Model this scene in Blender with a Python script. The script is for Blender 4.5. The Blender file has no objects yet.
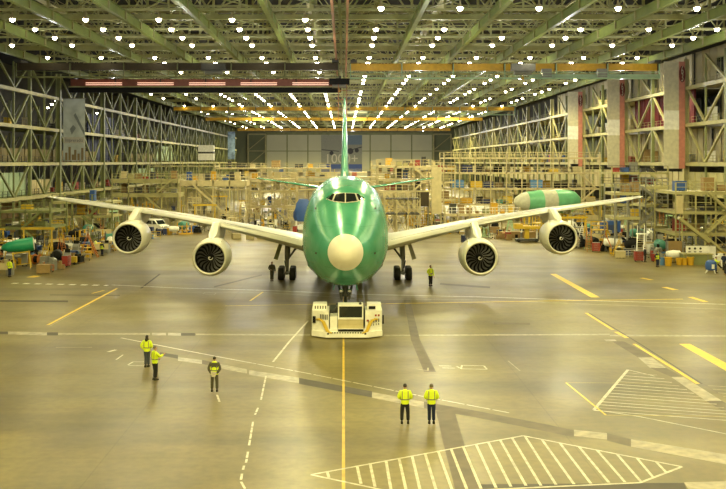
import bpy, bmesh, math, random
from mathutils import Vector, Matrix
from mathutils.bvhtree import BVHTree
PI = math.pi
R = math.radians
F, HX, HY, CH = 957.0, 344.0, 162.0, 11.6          # focal length (px), vanishing point, camera height
sc = bpy.context.scene
COL = sc.collection
rng = random.Random(747)

def G(px, py):                                      # pixel -> floor point
    Y = F * CH / (py - HY)
    return Vector(((px - HX) / F * Y, Y, 0))
def PX(v):                                          # world -> pixel
    return (HX + v[0] / v[1] * F, HY - (v[2] - CH) / v[1] * F)

# ---------------------------------------------------------------- materials
MATS = {}
def mat(name, col, rough=0.6, metal=0.0, var=0.12, scale=1.5, bump=0.0, coat=0.0, emit=None, spec=None):
    if name in MATS: return MATS[name]
    m = bpy.data.materials.new(name); m.use_nodes = True
    nt = m.node_tree; b = nt.nodes['Principled BSDF']
    c = (*col, 1)
    b.inputs['Base Color'].default_value = c
    b.inputs['Roughness'].default_value = rough
    b.inputs['Metallic'].default_value = metal
    if coat: b.inputs['Coat Weight'].default_value = coat; b.inputs['Coat Roughness'].default_value = 0.12
    if spec is not None: b.inputs['Specular IOR Level'].default_value = spec
    if emit:
        b.inputs['Emission Color'].default_value = (*emit[0], 1); b.inputs['Emission Strength'].default_value = emit[1]
    elif var:
        tc = nt.nodes.new('ShaderNodeTexCoord'); n = nt.nodes.new('ShaderNodeTexNoise')
        n.inputs['Scale'].default_value = scale; n.inputs['Detail'].default_value = 5
        r = nt.nodes.new('ShaderNodeValToRGB')
        r.color_ramp.elements[0].position = 0.3; r.color_ramp.elements[1].position = 0.7
        r.color_ramp.elements[0].color = tuple(x * (1 - var) for x in col) + (1,)
        r.color_ramp.elements[1].color = tuple(min(1, x * (1 + var)) for x in col) + (1,)
        nt.links.new(tc.outputs['Object'], n.inputs['Vector']); nt.links.new(n.outputs['Fac'], r.inputs['Fac'])
        nt.links.new(r.outputs['Color'], b.inputs['Base Color'])
    MATS[name] = m
    return m

cream   = mat('cream_paint', (0.56, 0.48, 0.27), 0.5)
white   = mat('white_paint', (0.88, 0.87, 0.80), 0.35)
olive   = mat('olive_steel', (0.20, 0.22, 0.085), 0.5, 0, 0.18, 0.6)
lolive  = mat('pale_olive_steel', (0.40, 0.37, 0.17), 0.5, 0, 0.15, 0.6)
green   = mat('green_steel', (0.24, 0.29, 0.06), 0.45, 0, 0.15, 0.4)
lgreen  = mat('pale_green_steel', (0.36, 0.55, 0.34), 0.45)
pgreen  = mat('pale_green_panel', (0.38, 0.50, 0.33), 0.5, 0, 0.08)
rust    = mat('rust_red_steel', (0.42, 0.18, 0.08), 0.55)
redp    = mat('red_paint', (0.32, 0.04, 0.03), 0.5)
ochre   = mat('ochre_paint', (0.62, 0.36, 0.02), 0.45)
yellow  = mat('yellow_paint', (0.62, 0.42, 0.03), 0.45)
brown   = mat('dark_brown_steel', (0.05, 0.035, 0.015), 0.6)
black   = mat('black_paint', (0.010, 0.010, 0.010), 0.7, spec=0.2)
dark    = mat('dark_grey_steel', (0.05, 0.05, 0.045), 0.5)
grey    = mat('grey_steel', (0.26, 0.26, 0.23), 0.4, 0.2)
blue    = mat('blue_paint', (0.03, 0.09, 0.32), 0.45)
lblue   = mat('light_blue_paint', (0.10, 0.24, 0.50), 0.5)
navy    = mat('navy_paint', (0.015, 0.025, 0.09), 0.5)
orange  = mat('orange_paint', (0.45, 0.14, 0.02), 0.5)
beige   = mat('beige_panel', (0.42, 0.37, 0.21), 0.6, 0, 0.10, 0.3)
tan     = mat('brown_board', (0.30, 0.20, 0.08), 0.7)
teal    = mat('teal_paint', (0.05, 0.22, 0.17), 0.5)
deckm   = mat('roof_deck', (0.018, 0.018, 0.012), 0.9, 0, 0.3, 0.2)
glassm  = mat('dark_glass', (0.015, 0.02, 0.02), 0.08, 0, 0)
rubber  = mat('tyre_rubber', (0.015, 0.015, 0.014), 0.65)
chrome  = mat('bright_metal', (0.6, 0.6, 0.58), 0.25, 0.9, 0.05)
bulb    = mat('lamp_glow', (1, 1, 1), 0.5, 0, 0, emit=((1.0, 0.90, 0.60), 34.0))
roofst  = mat('roof_steel', (0.56, 0.56, 0.27), 0.5, 0, 0.15, 0.6)
cranered = mat('dull_crane_red', (0.24, 0.07, 0.04), 0.5)
tube    = mat('fluorescent_tube_glow', (1, 1, 1), 0.5, 0, 0, emit=((1.0, 0.55, 0.35), 1.6))
pwhite  = mat('floor_paint_white', (0.58, 0.54, 0.41), 0.45, 0, 0.3, 3.0)
pfaded  = mat('floor_paint_faded', (0.35, 0.31, 0.19), 0.45, 0, 0.3, 3.0)
pyellow = mat('floor_paint_yellow', (0.80, 0.56, 0.02), 0.45, 0, 0.15, 3.0)
pdyellow= mat('floor_paint_old_yellow', (0.50, 0.38, 0.05), 0.45, 0, 0.3, 3.0)
pdark   = mat('floor_cover_dark', (0.055, 0.045, 0.03), 0.6, 0, 0.3, 1.2)
pmid    = mat('floor_cover_brown', (0.12, 0.095, 0.055), 0.55, 0, 0.25, 1.2)
plight  = mat('floor_cover_light', (0.38, 0.34, 0.25), 0.5, 0, 0.35, 2.0)

# ---------------------------------------------------------------- mesh builder
class MB:
    def __init__(s): s.v = []; s.f = []; s.mi = []; s.cur = 0
    def quad(s, *p):
        i = len(s.v); s.v += [tuple(q) for q in p]; s.f.append(tuple(range(i, i + len(p)))); s.mi.append(s.cur)
    def hexa(s, p):                                  # 8 points: bottom 4 ccw, top 4 ccw
        i = len(s.v); s.v += [tuple(q) for q in p]
        for f in ((3, 2, 1, 0), (4, 5, 6, 7), (0, 1, 5, 4), (1, 2, 6, 5), (2, 3, 7, 6), (3, 0, 4, 7)):
            s.f.append(tuple(i + k for k in f)); s.mi.append(s.cur)
        return s
    def box(s, x0, x1, y0, y1, z0, z1):
        return s.hexa([(x0, y0, z0), (x1, y0, z0), (x1, y1, z0), (x0, y1, z0), (x0, y0, z1), (x1, y0, z1), (x1, y1, z1), (x0, y1, z1)])
    def beam(s, a, b, w, h=None):
        h = h or w; a = Vector(a); b = Vector(b); d = (b - a).normalized()
        up = Vector((0, 0, 1)) if abs(d.z) < 0.95 else Vector((0, 1, 0))
        r = d.cross(up).normalized() * (w / 2); u = r.cross(d).normalized() * (h / 2)
        return s.hexa([a - r - u, a + r - u, b + r - u, b - r - u, a - r + u, a + r + u, b + r + u, b - r + u])
    def ring(s, pts):
        i = len(s.v); s.v += [tuple(p) for p in pts]; return list(range(i, i + len(pts)))
    def bridge(s, a, b):
        n = len(a)
        for k in range(n): s.f.append((a[k], a[(k + 1) % n], b[(k + 1) % n], b[k])); s.mi.append(s.cur)
    def cap(s, a, flip=False):
        s.f.append(tuple(reversed(a)) if flip else tuple(a)); s.mi.append(s.cur)
    def tube(s, pts, rad, n=8, caps=True):
        pts = [Vector(p) for p in pts]; rs = rad if isinstance(rad, (list, tuple)) else [rad] * len(pts)
        prev = None
        for i, p in enumerate(pts):
            d = (pts[min(i + 1, len(pts) - 1)] - pts[max(i - 1, 0)]).normalized()
            up = Vector((0, 0, 1)) if abs(d.z) < 0.9 else Vector((0, 1, 0))
            a = d.cross(up).normalized(); b = a.cross(d).normalized()
            rg = s.ring([p + (a * math.cos(2 * PI * k / n) + b * math.sin(2 * PI * k / n)) * rs[i] for k in range(n)])
            if prev: s.bridge(prev, rg)
            elif caps: s.cap(rg, True)
            prev = rg
        if caps: s.cap(prev)
        return s
    def lathe(s, prof, n=24, o=(0, 0, 0), axis='z', closed=False):   # prof: (radius, height)
        prev = first = None
        for r, h in prof:
            pts = []
            for k in range(n):
                c, q = math.cos(2 * PI * k / n) * r, math.sin(2 * PI * k / n) * r
                pts.append({'z': (o[0] + c, o[1] + q, o[2] + h), 'y': (o[0] + c, o[1] + h, o[2] + q), 'x': (o[0] + h, o[1] + c, o[2] + q)}[axis])
            rg = s.ring(pts)
            if prev: s.bridge(prev, rg)
            else: first = rg
            prev = rg
        if closed: s.bridge(prev, first)
        else:
            s.cap(first, True); s.cap(prev)
        return s
    def build(s, name, m, parent=None, smooth=False, loc=None):
        me = bpy.data.meshes.new(name); me.from_pydata(s.v, [], s.f)
        ms = m if isinstance(m, (list, tuple)) else [m]
        for q in ms: me.materials.append(q)
        if len(ms) > 1: me.polygons.foreach_set('material_index', s.mi)
        bm = bmesh.new(); bm.from_mesh(me); bmesh.ops.recalc_face_normals(bm, faces=bm.faces); bm.to_mesh(me); bm.free()
        if smooth:
            me.polygons.foreach_set('use_smooth', [True] * len(me.polygons))
            me.set_sharp_from_angle(angle=R(40))
        o = bpy.data.objects.new(name, me); COL.objects.link(o)
        if parent: o.parent = parent
        if loc: o.location = loc
        return o

def empty(name, loc=(0, 0, 0), rz=0):
    o = bpy.data.objects.new(name, None); COL.objects.link(o); o.location = loc; o.rotation_euler = (0, 0, rz); o.empty_display_size = 0.3
    return o
def tag(o, label, cat, group=None, kind=None):
    o['label'] = label; o['category'] = cat
    if group: o['group'] = group
    if kind: o['kind'] = kind
    return o
def struct(o): o['kind'] = 'structure'; return o
def kids(o): return [c for c in ALLKIDS.get(o.name, [])]
def copy_tree(o, loc=None, rz=None, parent=None):
    c = o.copy(); COL.objects.link(c); c.parent = parent
    for ch in list(o.children): copy_tree(ch, None, None, c)
    if loc is not None: c.location = loc
    if rz is not None: c.rotation_euler = (0, 0, rz)
    for k in ('label', 'category', 'group'):
        if k in c: del c[k]
    return c

def text_mesh(name, s, size, m, parent, loc, rot=(R(90), 0, 0), align='CENTER', depth=0.01, sx=1.0):
    cu = bpy.data.curves.new(name, 'FONT'); cu.body = s; cu.size = size; cu.extrude = depth; cu.align_x = align; cu.align_y = 'CENTER'
    t = bpy.data.objects.new(name, cu); COL.objects.link(t)
    me = bpy.data.meshes.new_from_object(t.evaluated_get(bpy.context.evaluated_depsgraph_get()))
    bpy.data.objects.remove(t)
    me.materials.clear(); me.materials.append(m)
    o = bpy.data.objects.new(name, me); COL.objects.link(o); o.parent = parent; o.location = loc; o.rotation_euler = rot; o.scale = (sx, 1, 1)
    return o

# ---------------------------------------------------------------- camera and view
cam = bpy.data.cameras.new('camera'); co = bpy.data.objects.new('camera', cam); COL.objects.link(co)
co.location = (0, 0, CH); co.rotation_euler = (R(90), 0, 0)
cam.sensor_width = 36; cam.lens = F / 726 * 36
cam.shift_x = (363 - HX) / 726; cam.shift_y = -(244.5 - HY) / 726
cam.clip_end = 2000; sc.camera = co
sc.view_settings.view_transform = 'Standard'; sc.view_settings.look = 'None'; sc.view_settings.gamma = 1
sc.view_settings.exposure = 0.0
sc.cycles.use_denoising = True; sc.cycles.max_bounces = 5; sc.cycles.diffuse_bounces = 2; sc.cycles.glossy_bounces = 3
sc.cycles.sample_clamp_indirect = 3.0
w = bpy.data.worlds.new('world'); sc.world = w; w.use_nodes = True
w.node_tree.nodes['Background'].inputs[0].default_value = (0.35, 0.33, 0.15, 1); w.node_tree.nodes['Background'].inputs[1].default_value = 0.02

# ---------------------------------------------------------------- the hall
def floor_mat():
    m = bpy.data.materials.new('polished_concrete'); m.use_nodes = True; nt = m.node_tree; b = nt.nodes['Principled BSDF']
    N = nt.nodes.new; L = nt.links.new
    tc = N('ShaderNodeTexCoord')
    def noise(sc_, det, stretch=(1, 1, 1)):
        mp = N('ShaderNodeMapping'); mp.inputs['Scale'].default_value = stretch
        n = N('ShaderNodeTexNoise'); n.inputs['Scale'].default_value = sc_; n.inputs['Detail'].default_value = det
        L(tc.outputs['Object'], mp.inputs['Vector']); L(mp.outputs['Vector'], n.inputs['Vector']); return n
    def ramp(src, p0, c0, p1, c1):
        r = N('ShaderNodeValToRGB'); r.color_ramp.elements[0].position = p0; r.color_ramp.elements[1].position = p1
        r.color_ramp.elements[0].color = (*c0, 1); r.color_ramp.elements[1].color = (*c1, 1); L(src, r.inputs['Fac']); return r
    def mul(a, c, f=1.0):
        x = N('ShaderNodeMix'); x.data_type = 'RGBA'; x.blend_type = 'MULTIPLY'; x.inputs[0].default_value = f
        L(a, x.inputs[6]); L(c, x.inputs[7]); return x.outputs[2]
    big = ramp(noise(0.035, 4).outputs['Fac'], 0.32, (0.205, 0.167, 0.058), 0.68, (0.285, 0.235, 0.088))
    mid = ramp(noise(0.22, 6, (0.6, 1, 1)).outputs['Fac'], 0.3, (0.66, 0.65, 0.60), 0.62, (1, 1, 1))
    sm = ramp(noise(2.4, 7).outputs['Fac'], 0.32, (0.78, 0.78, 0.76), 0.62, (1, 1, 1))
    st = ramp(noise(0.09, 3, (1, 0.15, 1)).outputs['Fac'], 0.50, (1, 1, 1), 0.68, (0.60, 0.58, 0.54))
    stx = ramp(noise(0.12, 5, (0.18, 1.3, 1)).outputs['Fac'], 0.50, (1, 1, 1), 0.66, (0.58, 0.57, 0.52))
    br = N('ShaderNodeTexBrick'); br.offset = 0; br.inputs['Scale'].default_value = 1; br.inputs['Brick Width'].default_value = 9.4; br.inputs['Row Height'].default_value = 7.5
    br.inputs['Mortar Size'].default_value = 0.03; br.inputs['Color1'].default_value = (1, 1, 1, 1); br.inputs['Color2'].default_value = (0.95, 0.95, 0.94, 1); br.inputs['Mortar'].default_value = (0.72, 0.70, 0.66, 1)
    L(tc.outputs['Object'], br.inputs['Vector'])
    c = mul(big.outputs['Color'], mid.outputs['Color']); c = mul(c, sm.outputs['Color']); c = mul(c, st.outputs['Color']); c = mul(c, stx.outputs['Color']); c = mul(c, br.outputs['Color'], 0.8)
    L(c, b.inputs['Base Color'])
    rr = N('ShaderNodeMapRange'); rr.inputs['To Min'].default_value = 0.26; rr.inputs['To Max'].default_value = 0.44; b.inputs['Specular IOR Level'].default_value = 0.20
    L(noise(0.3, 5).outputs['Fac'], rr.inputs['Value']); L(rr.outputs['Result'], b.inputs['Roughness'])
    return m
fl = MB(); fl.box(-110, 110, -75, 620, -0.3, 0); FLOOR = struct(fl.build('floor', floor_mat()))
m = MB(); m.box(-110, 110, -75, 620, 40.0, 40.5); struct(m.build('ceiling', deckm))
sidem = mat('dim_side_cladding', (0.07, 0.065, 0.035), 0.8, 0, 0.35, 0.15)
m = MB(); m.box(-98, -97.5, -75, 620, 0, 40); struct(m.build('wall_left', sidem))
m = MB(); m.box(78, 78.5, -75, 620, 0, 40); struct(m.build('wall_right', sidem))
m = MB(); m.box(-98, 78, -75.5, -75, 0, 40); struct(m.build('wall_front', mat('front_cladding', (0.35, 0.33, 0.22), 0.7)))
bm_ = mat('back_cladding', (0.17, 0.19, 0.10), 0.7, 0, 0.12, 0.1)
m = MB(); m.box(-98, 78, 600, 600.5, 0, 40); struct(m.build('wall_back', bm_))
# the big sliding door at the far end
dm = mat('hangar_door_cladding', (0.55, 0.55, 0.38), 0.6, 0, 0.06, 0.08)
door = struct(empty('door_1', (0, 599.4, 0)))
m = MB()
for k in range(8):
    x0 = -48.5 + k * 13.0; m.box(x0 + 0.15, x0 + 12.85, 0, 0.5, 0, 28.6)
m.build('door_panel', dm, door)
m = MB(); m.box(-49, 56, -0.2, 0.5, 28.6, 30.2)
for k in range(9): m.box(-48.75 + k * 13 - 0.25, -48.75 + k * 13 + 0.5, -0.25, 0.5, 0, 28.6)
m.box(-49, 56, -0.2, 0, 18.2, 18.7); m.build('door_frame', olive, door)
for sx, x0, x1 in ((-1, -60, -49), (1, 56, 67)):
    t = empty('braced_bay', (x0, 598.6, 0)); w_ = x1 - x0; m = MB()
    m.beam((0, 0, 29), (w_, 0, 29), 0.8); m.beam((0, 0, 0), (0, 0, 29), 0.9); m.beam((w_, 0, 0), (w_, 0, 29), 0.9)
    for z in (9, 18.5): m.beam((0, 0, z), (w_, 0, z), 0.6)
    m.build('frame', lolive, t); m = MB()
    for z in (0, 9.5, 19): m.beam((0, 0, z), (w_, 0, z + 9), 0.45)
    m.build('brace', lolive, t)
    tag(t, 'steel braced frame at the %s of the far hangar door' % ('left' if sx < 0 else 'right'), 'frame')
# poster on the far door (picture of an airliner, big numerals)
pos = empty('poster', (0, 598.9, 0))
m = MB(); m.box(-14.3, 11.3, 0, 0.2, 5, 28.4); m.build('backing', mat('poster_grey', (0.27, 0.28, 0.22), 0.5), pos)
m = MB(); m.box(1, 11.3, -0.1, -0.02, 22.5, 28.4); m.build('sky_panel', mat('poster_sky', (0.12, 0.19, 0.27), 0.5), pos)
m = MB(); m.box(-14.3, 11.3, -0.1, -0.02, 5, 10.2); m.build('blue_band', mat('poster_blue', (0.02, 0.06, 0.28), 0.5), pos)
text_mesh('numerals', '1000+', 8.2, mat('poster_white', (0.62, 0.60, 0.50), 0.5), pos, (-1.6, -0.12, 13.4))
m = MB()
for x, z, r_ in ((-7.8, 17.2, 1.3), (4.0, 18.4, 1.9), (8.0, 18.8, 1.3)): m.lathe([(r_, -0.15), (r_, -0.05)], 12, (x, 0, z), 'y')
m.beam((-14, -0.15, 19.3), (-3, -0.15, 18.3), 0.1, 0.5); m.beam((11.2, -0.15, 21), (3, -0.15, 18.8), 0.1, 0.5)
m.build('airliner_picture', mat('poster_dark', (0.02, 0.02, 0.025), 0.5), pos)
tag(pos, 'large poster with numerals and an airliner on the far hangar door', 'poster')

# floor paint: each stripe is a thin coat lying on the slab, child of the floor
ZP = [0.006]
def strip(name, pts, wm, m_, dash=None):            # pts in photo pixels on the floor, wm = width in metres
    g = [G(*p) for p in pts]; mb = MB(); z = ZP[0]
    segs = []
    if dash:
        on, off = dash; pos_ = 0; d = []
        L_ = [(g[i + 1] - g[i]).length for i in range(len(g) - 1)]; tot = sum(L_)
        def at(s_):
            for i, l in enumerate(L_):
                if s_ <= l or i == len(L_) - 1: return g[i].lerp(g[i + 1], min(1, s_ / l))
                s_ -= l
        while pos_ < tot: segs.append([at(pos_), at(min(tot, pos_ + on))]); pos_ += on + off
    else: segs = [g]
    for s_ in segs:
        for i in range(len(s_) - 1):
            a, b = s_[i], s_[i + 1]; d = (b - a).normalized(); n = Vector((-d.y, d.x, 0)) * wm / 2
            mb.quad(a - n + Vector((0, 0, z)), b - n + Vector((0, 0, z)), b + n + Vector((0, 0, z)), a + n + Vector((0, 0, z)))
    o = mb.build(name, m_, FLOOR); ZP[0] += 0.0001; return o
def patch(name, polys, m_):
    mb = MB(); z = ZP[0]
    for p in polys: mb.quad(*[G(*q) + Vector((0, 0, z)) for q in p])
    mb.build(name, m_, FLOOR); ZP[0] += 0.0001

# dark covers / stains first (lowest)
def band(name, pts, m_): patch(name, [[(a, b - h) , (c, d - h2), (c, d + h2), (a, b + h)] for (a, b, h), (c, d, h2) in zip(pts, pts[1:])], m_)
band('trench_cover', [(160, 354, 1.6), (178, 357, 1.8)], pdark)
band('trench_cover', [(178, 359, 1.9), (202, 362, 2)], plight)
band('trench_cover', [(202, 362, 2), (219, 365.5, 2)], pmid)
band('trench_cover', [(219, 366, 2.2), (247, 371.5, 2.2)], pfaded)
band('trench_cover', [(249, 372.5, 2.4), (299, 380.5, 2.8)], plight)
band('trench_cover', [(299, 381, 3), (372, 394.5, 3)], pdark)
band('trench_cover', [(372, 395, 3), (424, 405, 3)], plight)
band('trench_cover', [(424, 405, 3.2), (480, 415, 3.4), (546, 428, 3.6), (574, 434, 3.6)], pmid)
band('trench_cover', [(574, 433, 3.2), (607, 436.5, 3.2)], plight)
band('trench_cover', [(607, 437, 3.8), (631, 443, 3.8)], pmid)
band('trench_cover', [(631, 443, 3.8), (726, 459.5, 5)], plight)
patch('trench_cover', [[(436, 411), (455, 413), (465, 446), (444, 446)], [(444, 446), (465, 446), (480, 489), (455, 489)]], pmid)
patch('trench_cover', [[(480, 484.5), (684, 483), (688, 492), (480, 492)]], pdark)
patch('trench_cover', [[(684, 482.5), (740, 481), (740, 492), (690, 492)]], plight)
band('trench_cover', [(0, 333, 1.3), (8, 333, 1.3)], pdark); band('trench_cover', [(8, 333, 1.5), (47, 334, 1.5)], plight)
band('trench_cover', [(47, 334, 1.5), (58, 334, 1.5)], pdark); band('trench_cover', [(58, 334, 0.9), (150, 334, 0.9)], pfaded)
band('trench_cover', [(152, 334.2, 1.3), (166, 334.2, 1.3)], plight); band('trench_cover', [(168, 334.2, 1.3), (181, 334.5, 1.3)], plight)
band('trench_cover', [(181, 334.5, 1.3), (195, 334.5, 1.3)], pdark); band('trench_cover', [(196, 334.5, 0.8), (310, 335, 0.8)], pfaded)
band('trench_cover', [(384, 335.5, 0.7), (610, 334.5, 0.7)], pfaded); band('trench_cover', [(610, 335.5, 0.8), (726, 336, 0.8)], pfaded)
patch('trench_cover', [[(612, 341.5), (624, 341.5), (654, 357), (638, 357.5)]], pmid)
patch('trench_cover', [[(638, 357.5), (652, 357.5), (666, 368), (650, 368)]], plight)
patch('trench_cover', [[(650, 368), (666, 368), (683, 377), (671, 377)]], pmid)
patch('trench_cover', [[(671, 377), (684, 377), (722, 401), (706, 401)]], plight)
patch('trench_cover', [[(706, 401), (722, 401), (744, 414), (726, 413)]], pmid)
patch('trench_cover', [[(604, 339.6), (615, 339.6), (617, 341.2), (606, 341.2)]], plight)
patch('tyre_mark', [[(404, 300), (410, 300), (420, 340), (411, 340)], [(411, 340), (420, 340), (436, 372), (424, 372)]], pmid)
patch('tyre_mark', [[(140, 288.4), (142, 288.4), (161, 274), (159, 274)]], pdark)
band('tyre_mark', [(0, 301, 0.8), (68, 301.5, 0.9)], pdark)
band('tyre_mark', [(50, 295, 0.5), (120, 295.5, 0.5)], pmid)
band('tyre_mark', [(440, 284, 0.9), (490, 287.5, 0.9)], pmid); band('tyre_mark', [(494, 323.5, 1.2), (530, 324, 0.9)], pmid)
band('tyre_mark', [(214, 287, 0.6), (262, 275, 0.6)], pmid)
# white and yellow paint
strip('painted_stripe', [(12, 283.3), (108, 285.5)], 0.6, white, (0.62, 0.55))
strip('painted_stripe', [(112, 285), (182, 288.2), (262, 290.3), (364, 294.5), (480, 297), (600, 301), (740, 304.8)], 0.30, pwhite)
strip('painted_stripe', [(130, 292), (262, 292.5), (364, 299), (480, 300), (740, 310)], 0.22, pfaded)
strip('painted_stripe', [(225, 306), (340, 304), (386, 304)], 0.14, pyellow)
strip('painted_stripe', [(386, 303.8), (546, 301), (683, 299.2)], 0.24, pyellow)
strip('painted_stripe', [(690, 297), (706, 302)], 0.5, pyellow)
strip('painted_stripe', [(48, 325), (84, 306), (117, 288.5)], 0.22, pyellow); strip('painted_stripe', [(50, 326), (90, 305)], 0.08, pfaded)
strip('painted_stripe', [(92, 293.5), (104, 290.5)], 0.2, pyellow)
strip('painted_stripe', [(250, 301), (263, 292)], 0.16, pyellow)
strip('painted_stripe', [(30, 277.5), (38, 275.8)], 0.9, pyellow)
patch('painted_stripe', [[(550, 274), (556, 274), (600, 297.5), (591, 297.5)]], pyellow)
strip('painted_stripe', [(664, 287.2), (676, 290)], 0.6, pyellow); strip('painted_stripe', [(641, 278), (652, 280)], 0.5, pyellow)
patch('painted_stripe', [[(679, 344), (690, 344), (740, 370.5), (740, 379)]], pyellow)
strip('painted_stripe', [(586, 313), (613, 330)], 0.22, pyellow); strip('painted_stripe', [(616, 332), (627, 338)], 0.3, pyellow)
strip('painted_stripe', [(634, 344), (676, 370), (698, 384)], 0.22, pyellow); strip('painted_stripe', [(589, 313), (640, 344), (702, 384)], 0.08, pdark)  # the thin dark strip paints a shadow along the yellow line
strip('painted_stripe', [(343.5, 700), (343.5, 345), (344, 262)], 0.12, mat('floor_paint_worn_yellow', (0.60, 0.40, 0.03), 0.45, 0, 0.3, 1.0))
strip('painted_stripe', [(121, 338), (182, 350), (240, 361)], 0.14, pwhite)
strip('painted_stripe', [(240, 361), (300, 372), (345, 381), (420, 396), (509, 413)], 0.11, pwhite, (1.3, 0.12))
strip('painted_stripe', [(308, 321), (290, 341), (273, 362)], 0.13, pwhite)
for pts in ([(266, 376), (261, 400)], [(258, 408), (255, 415)], [(253, 422), (249, 446)], [(248, 452), (246, 463)], [(244, 466), (243, 470)], [(242, 474), (241, 480)], [(241, 482), (245, 489)]):
    strip('painted_stripe', pts, 0.09, pwhite, (.8, .12))
strip('painted_stripe', [(217, 395), (219.5, 402)], 0.10, pwhite)
strip('painted_stripe', [(128, 365), (133, 362), (150, 362)], 0.10, pwhite); strip('painted_stripe', [(128, 365.5), (147, 366)], 0.09, pwhite)
strip('painted_stripe', [(108, 352), (116, 350)], 0.25, pwhite); strip('painted_stripe', [(116, 360), (123, 355)], 0.1, pwhite)
strip('painted_stripe', [(56, 347.5), (92, 347.5)], 0.1, pfaded)
strip('painted_stripe', [(462, 365.5), (484, 366), (487, 369.5), (461, 369), (462, 365.5)], 0.10, pwhite)
strip('painted_stripe', [(439, 366), (460, 366.5), (460, 368.5), (439, 368)], 0.09, pwhite, (0.7, 0.3))
strip('painted_stripe', [(416, 369), (428, 371), (428, 368)], 0.09, pfaded)
strip('painted_stripe', [(508, 361), (520, 371)], 0.07, pfaded)
strip('painted_stripe', [(203, 294), (205, 292.5), (216, 293), (214, 295), (203, 294)], 0.10, pfaded)
strip('painted_stripe', [(600, 334), (620, 336), (660, 335), (726, 336)], 0.1, pfaded)
# hatched area at the bottom
strip('hatch_marking', [(311, 475), (523, 436), (682, 467), (640, 483), (400, 494)], 0.12, pwhite)
strip('hatch_marking', [(311, 475), (400, 494)], 0.12, pwhite)
hl = [((327, 471.5), (329, 478)), ((357, 466), (361, 484)), ((370, 463.5), (375, 487)), ((386, 461), (391, 490)), ((399, 458.5), (406, 490)), ((412, 456), (420, 490)), ((425, 453.5), (436, 490)), ((438, 451), (452, 490)),
      ((451, 449), (467, 490)), ((463, 446.5), (481, 489)), ((476, 444.5), (496, 488)), ((488, 442), (511, 487)), ((500, 440), (526, 486)), ((512, 438), (541, 486)), ((525, 436.5), (556, 485)),
      ((542, 440), (574, 484.5)), ((560, 443.5), (591, 484)), ((579, 447), (609, 483)), ((597, 450.5), (625, 482.5)), ((617, 454.5), (641, 482)), ((637, 458.5), (653, 477.5)), ((656, 462), (666, 472.5))]
for a, b in hl: strip('hatch_marking', [a, b], 0.11, pwhite)
# hatched area at the right
strip('hatch_marking', [(628, 370), (594, 410)], 0.16, pwhite); strip('hatch_marking', [(628, 370), (655, 376.5)], 0.08, pwhite)
strip('hatch_marking', [(594, 410), (640, 417), (740, 437)], 0.10, pwhite)
for k in range(14):
    ys = 373.0 + k * 2.9; xs = 628 - (ys - 370) * 0.85
    xe = min(760, 655 + (ys - 372) * 2.05 + k * 1.5)
    strip('hatch_marking', [(xs, ys), (xe, ys + (xe - xs) * 0.075)], 0.10, pwhite if k % 3 else plight)
for k in range(4):
    strip('hatch_marking', [(708 + k * 5, 386 + k * 3.6), (745, 388 + k * 3.6)], 0.08, pfaded)
strip('hatch_marking', [(566, 383), (606, 415.5)], 0.09, pyellow); strip('hatch_marking', [(566, 383), (650, 383.5)], 0.04, pdyellow)
strip('hatch_marking', [(606, 415.5), (760, 417)], 0.06, pdyellow)
# ---------------------------------------------------------------- roof steel
ORD = ['first', 'second', 'third', 'fourth', 'fifth', 'sixth', 'seventh', 'eighth', 'ninth', 'tenth', 'eleventh', 'twelfth']
def ordinal(n):
    if n < 12: return ORD[n]
    n += 1
    s = {1: 'st', 2: 'nd', 3: 'rd'}.get(n % 10, 'th') if not 10 < n % 100 < 20 else 'th'
    return f'{n}{s}'
BX = [9.8 * k for k in range(-6, 7) if k]
YS = [137.5 + 37.5 * k for k in range(0, 12)]
# green longitudinal crane beams
for x in BX:
    o = empty('crane_beam', (x, 60, 0)); L_ = 530
    m = MB(); m.box(-0.30, 0.30, 0, L_, 30.5, 30.62); m.box(-0.06, 0.06, 0, L_, 30.62, 31.75); m.box(-0.24, 0.24, 0, L_, 31.75, 31.87)
    m.build('beam_web', green, o)
    m = MB()
    for k in range(0, int(L_ / 9.375)): m.box(-0.28, 0.28, 2.5 + k * 9.375, 2.8 + k * 9.375, 30.62, 32.4)
    m.build('hanger_bracket', lolive, o)
    n = abs(round(x / 9.8)); side = 'left' if x < 0 else 'right'
    tag(o, f'green crane beam running away under the roof, {ordinal(n-1)} {side} of the red central rails', 'beam', 'green crane beams under the roof')
# rust red central rail pair and green beam
o = empty('crane_rail', (0, 60, 0))
for x in (-1.45, 0.42):
    m = MB(); m.box(x - 0.15, x + 0.15, 0, 152, 30.3, 30.45); m.box(x - 0.05, x + 0.05, 0, 152, 30.45, 31.3); m.box(x - 0.15, x + 0.15, 0, 152, 31.3, 31.42); m.build('rail', rust, o)
m = MB(); m.box(-0.75, -0.35, 0, 520, 31.4, 32.3); m.build('support_beam', green, o)
for k in range(16): m = MB(); m.box(-1.7, 0.7, 4 + k * 9.375, 4.2 + k * 9.375, 31.42, 31.6); m.build('cross_tie', lolive, o)
tag(o, 'pair of rust red rails under the roof along the hall centre', 'rail')

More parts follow.
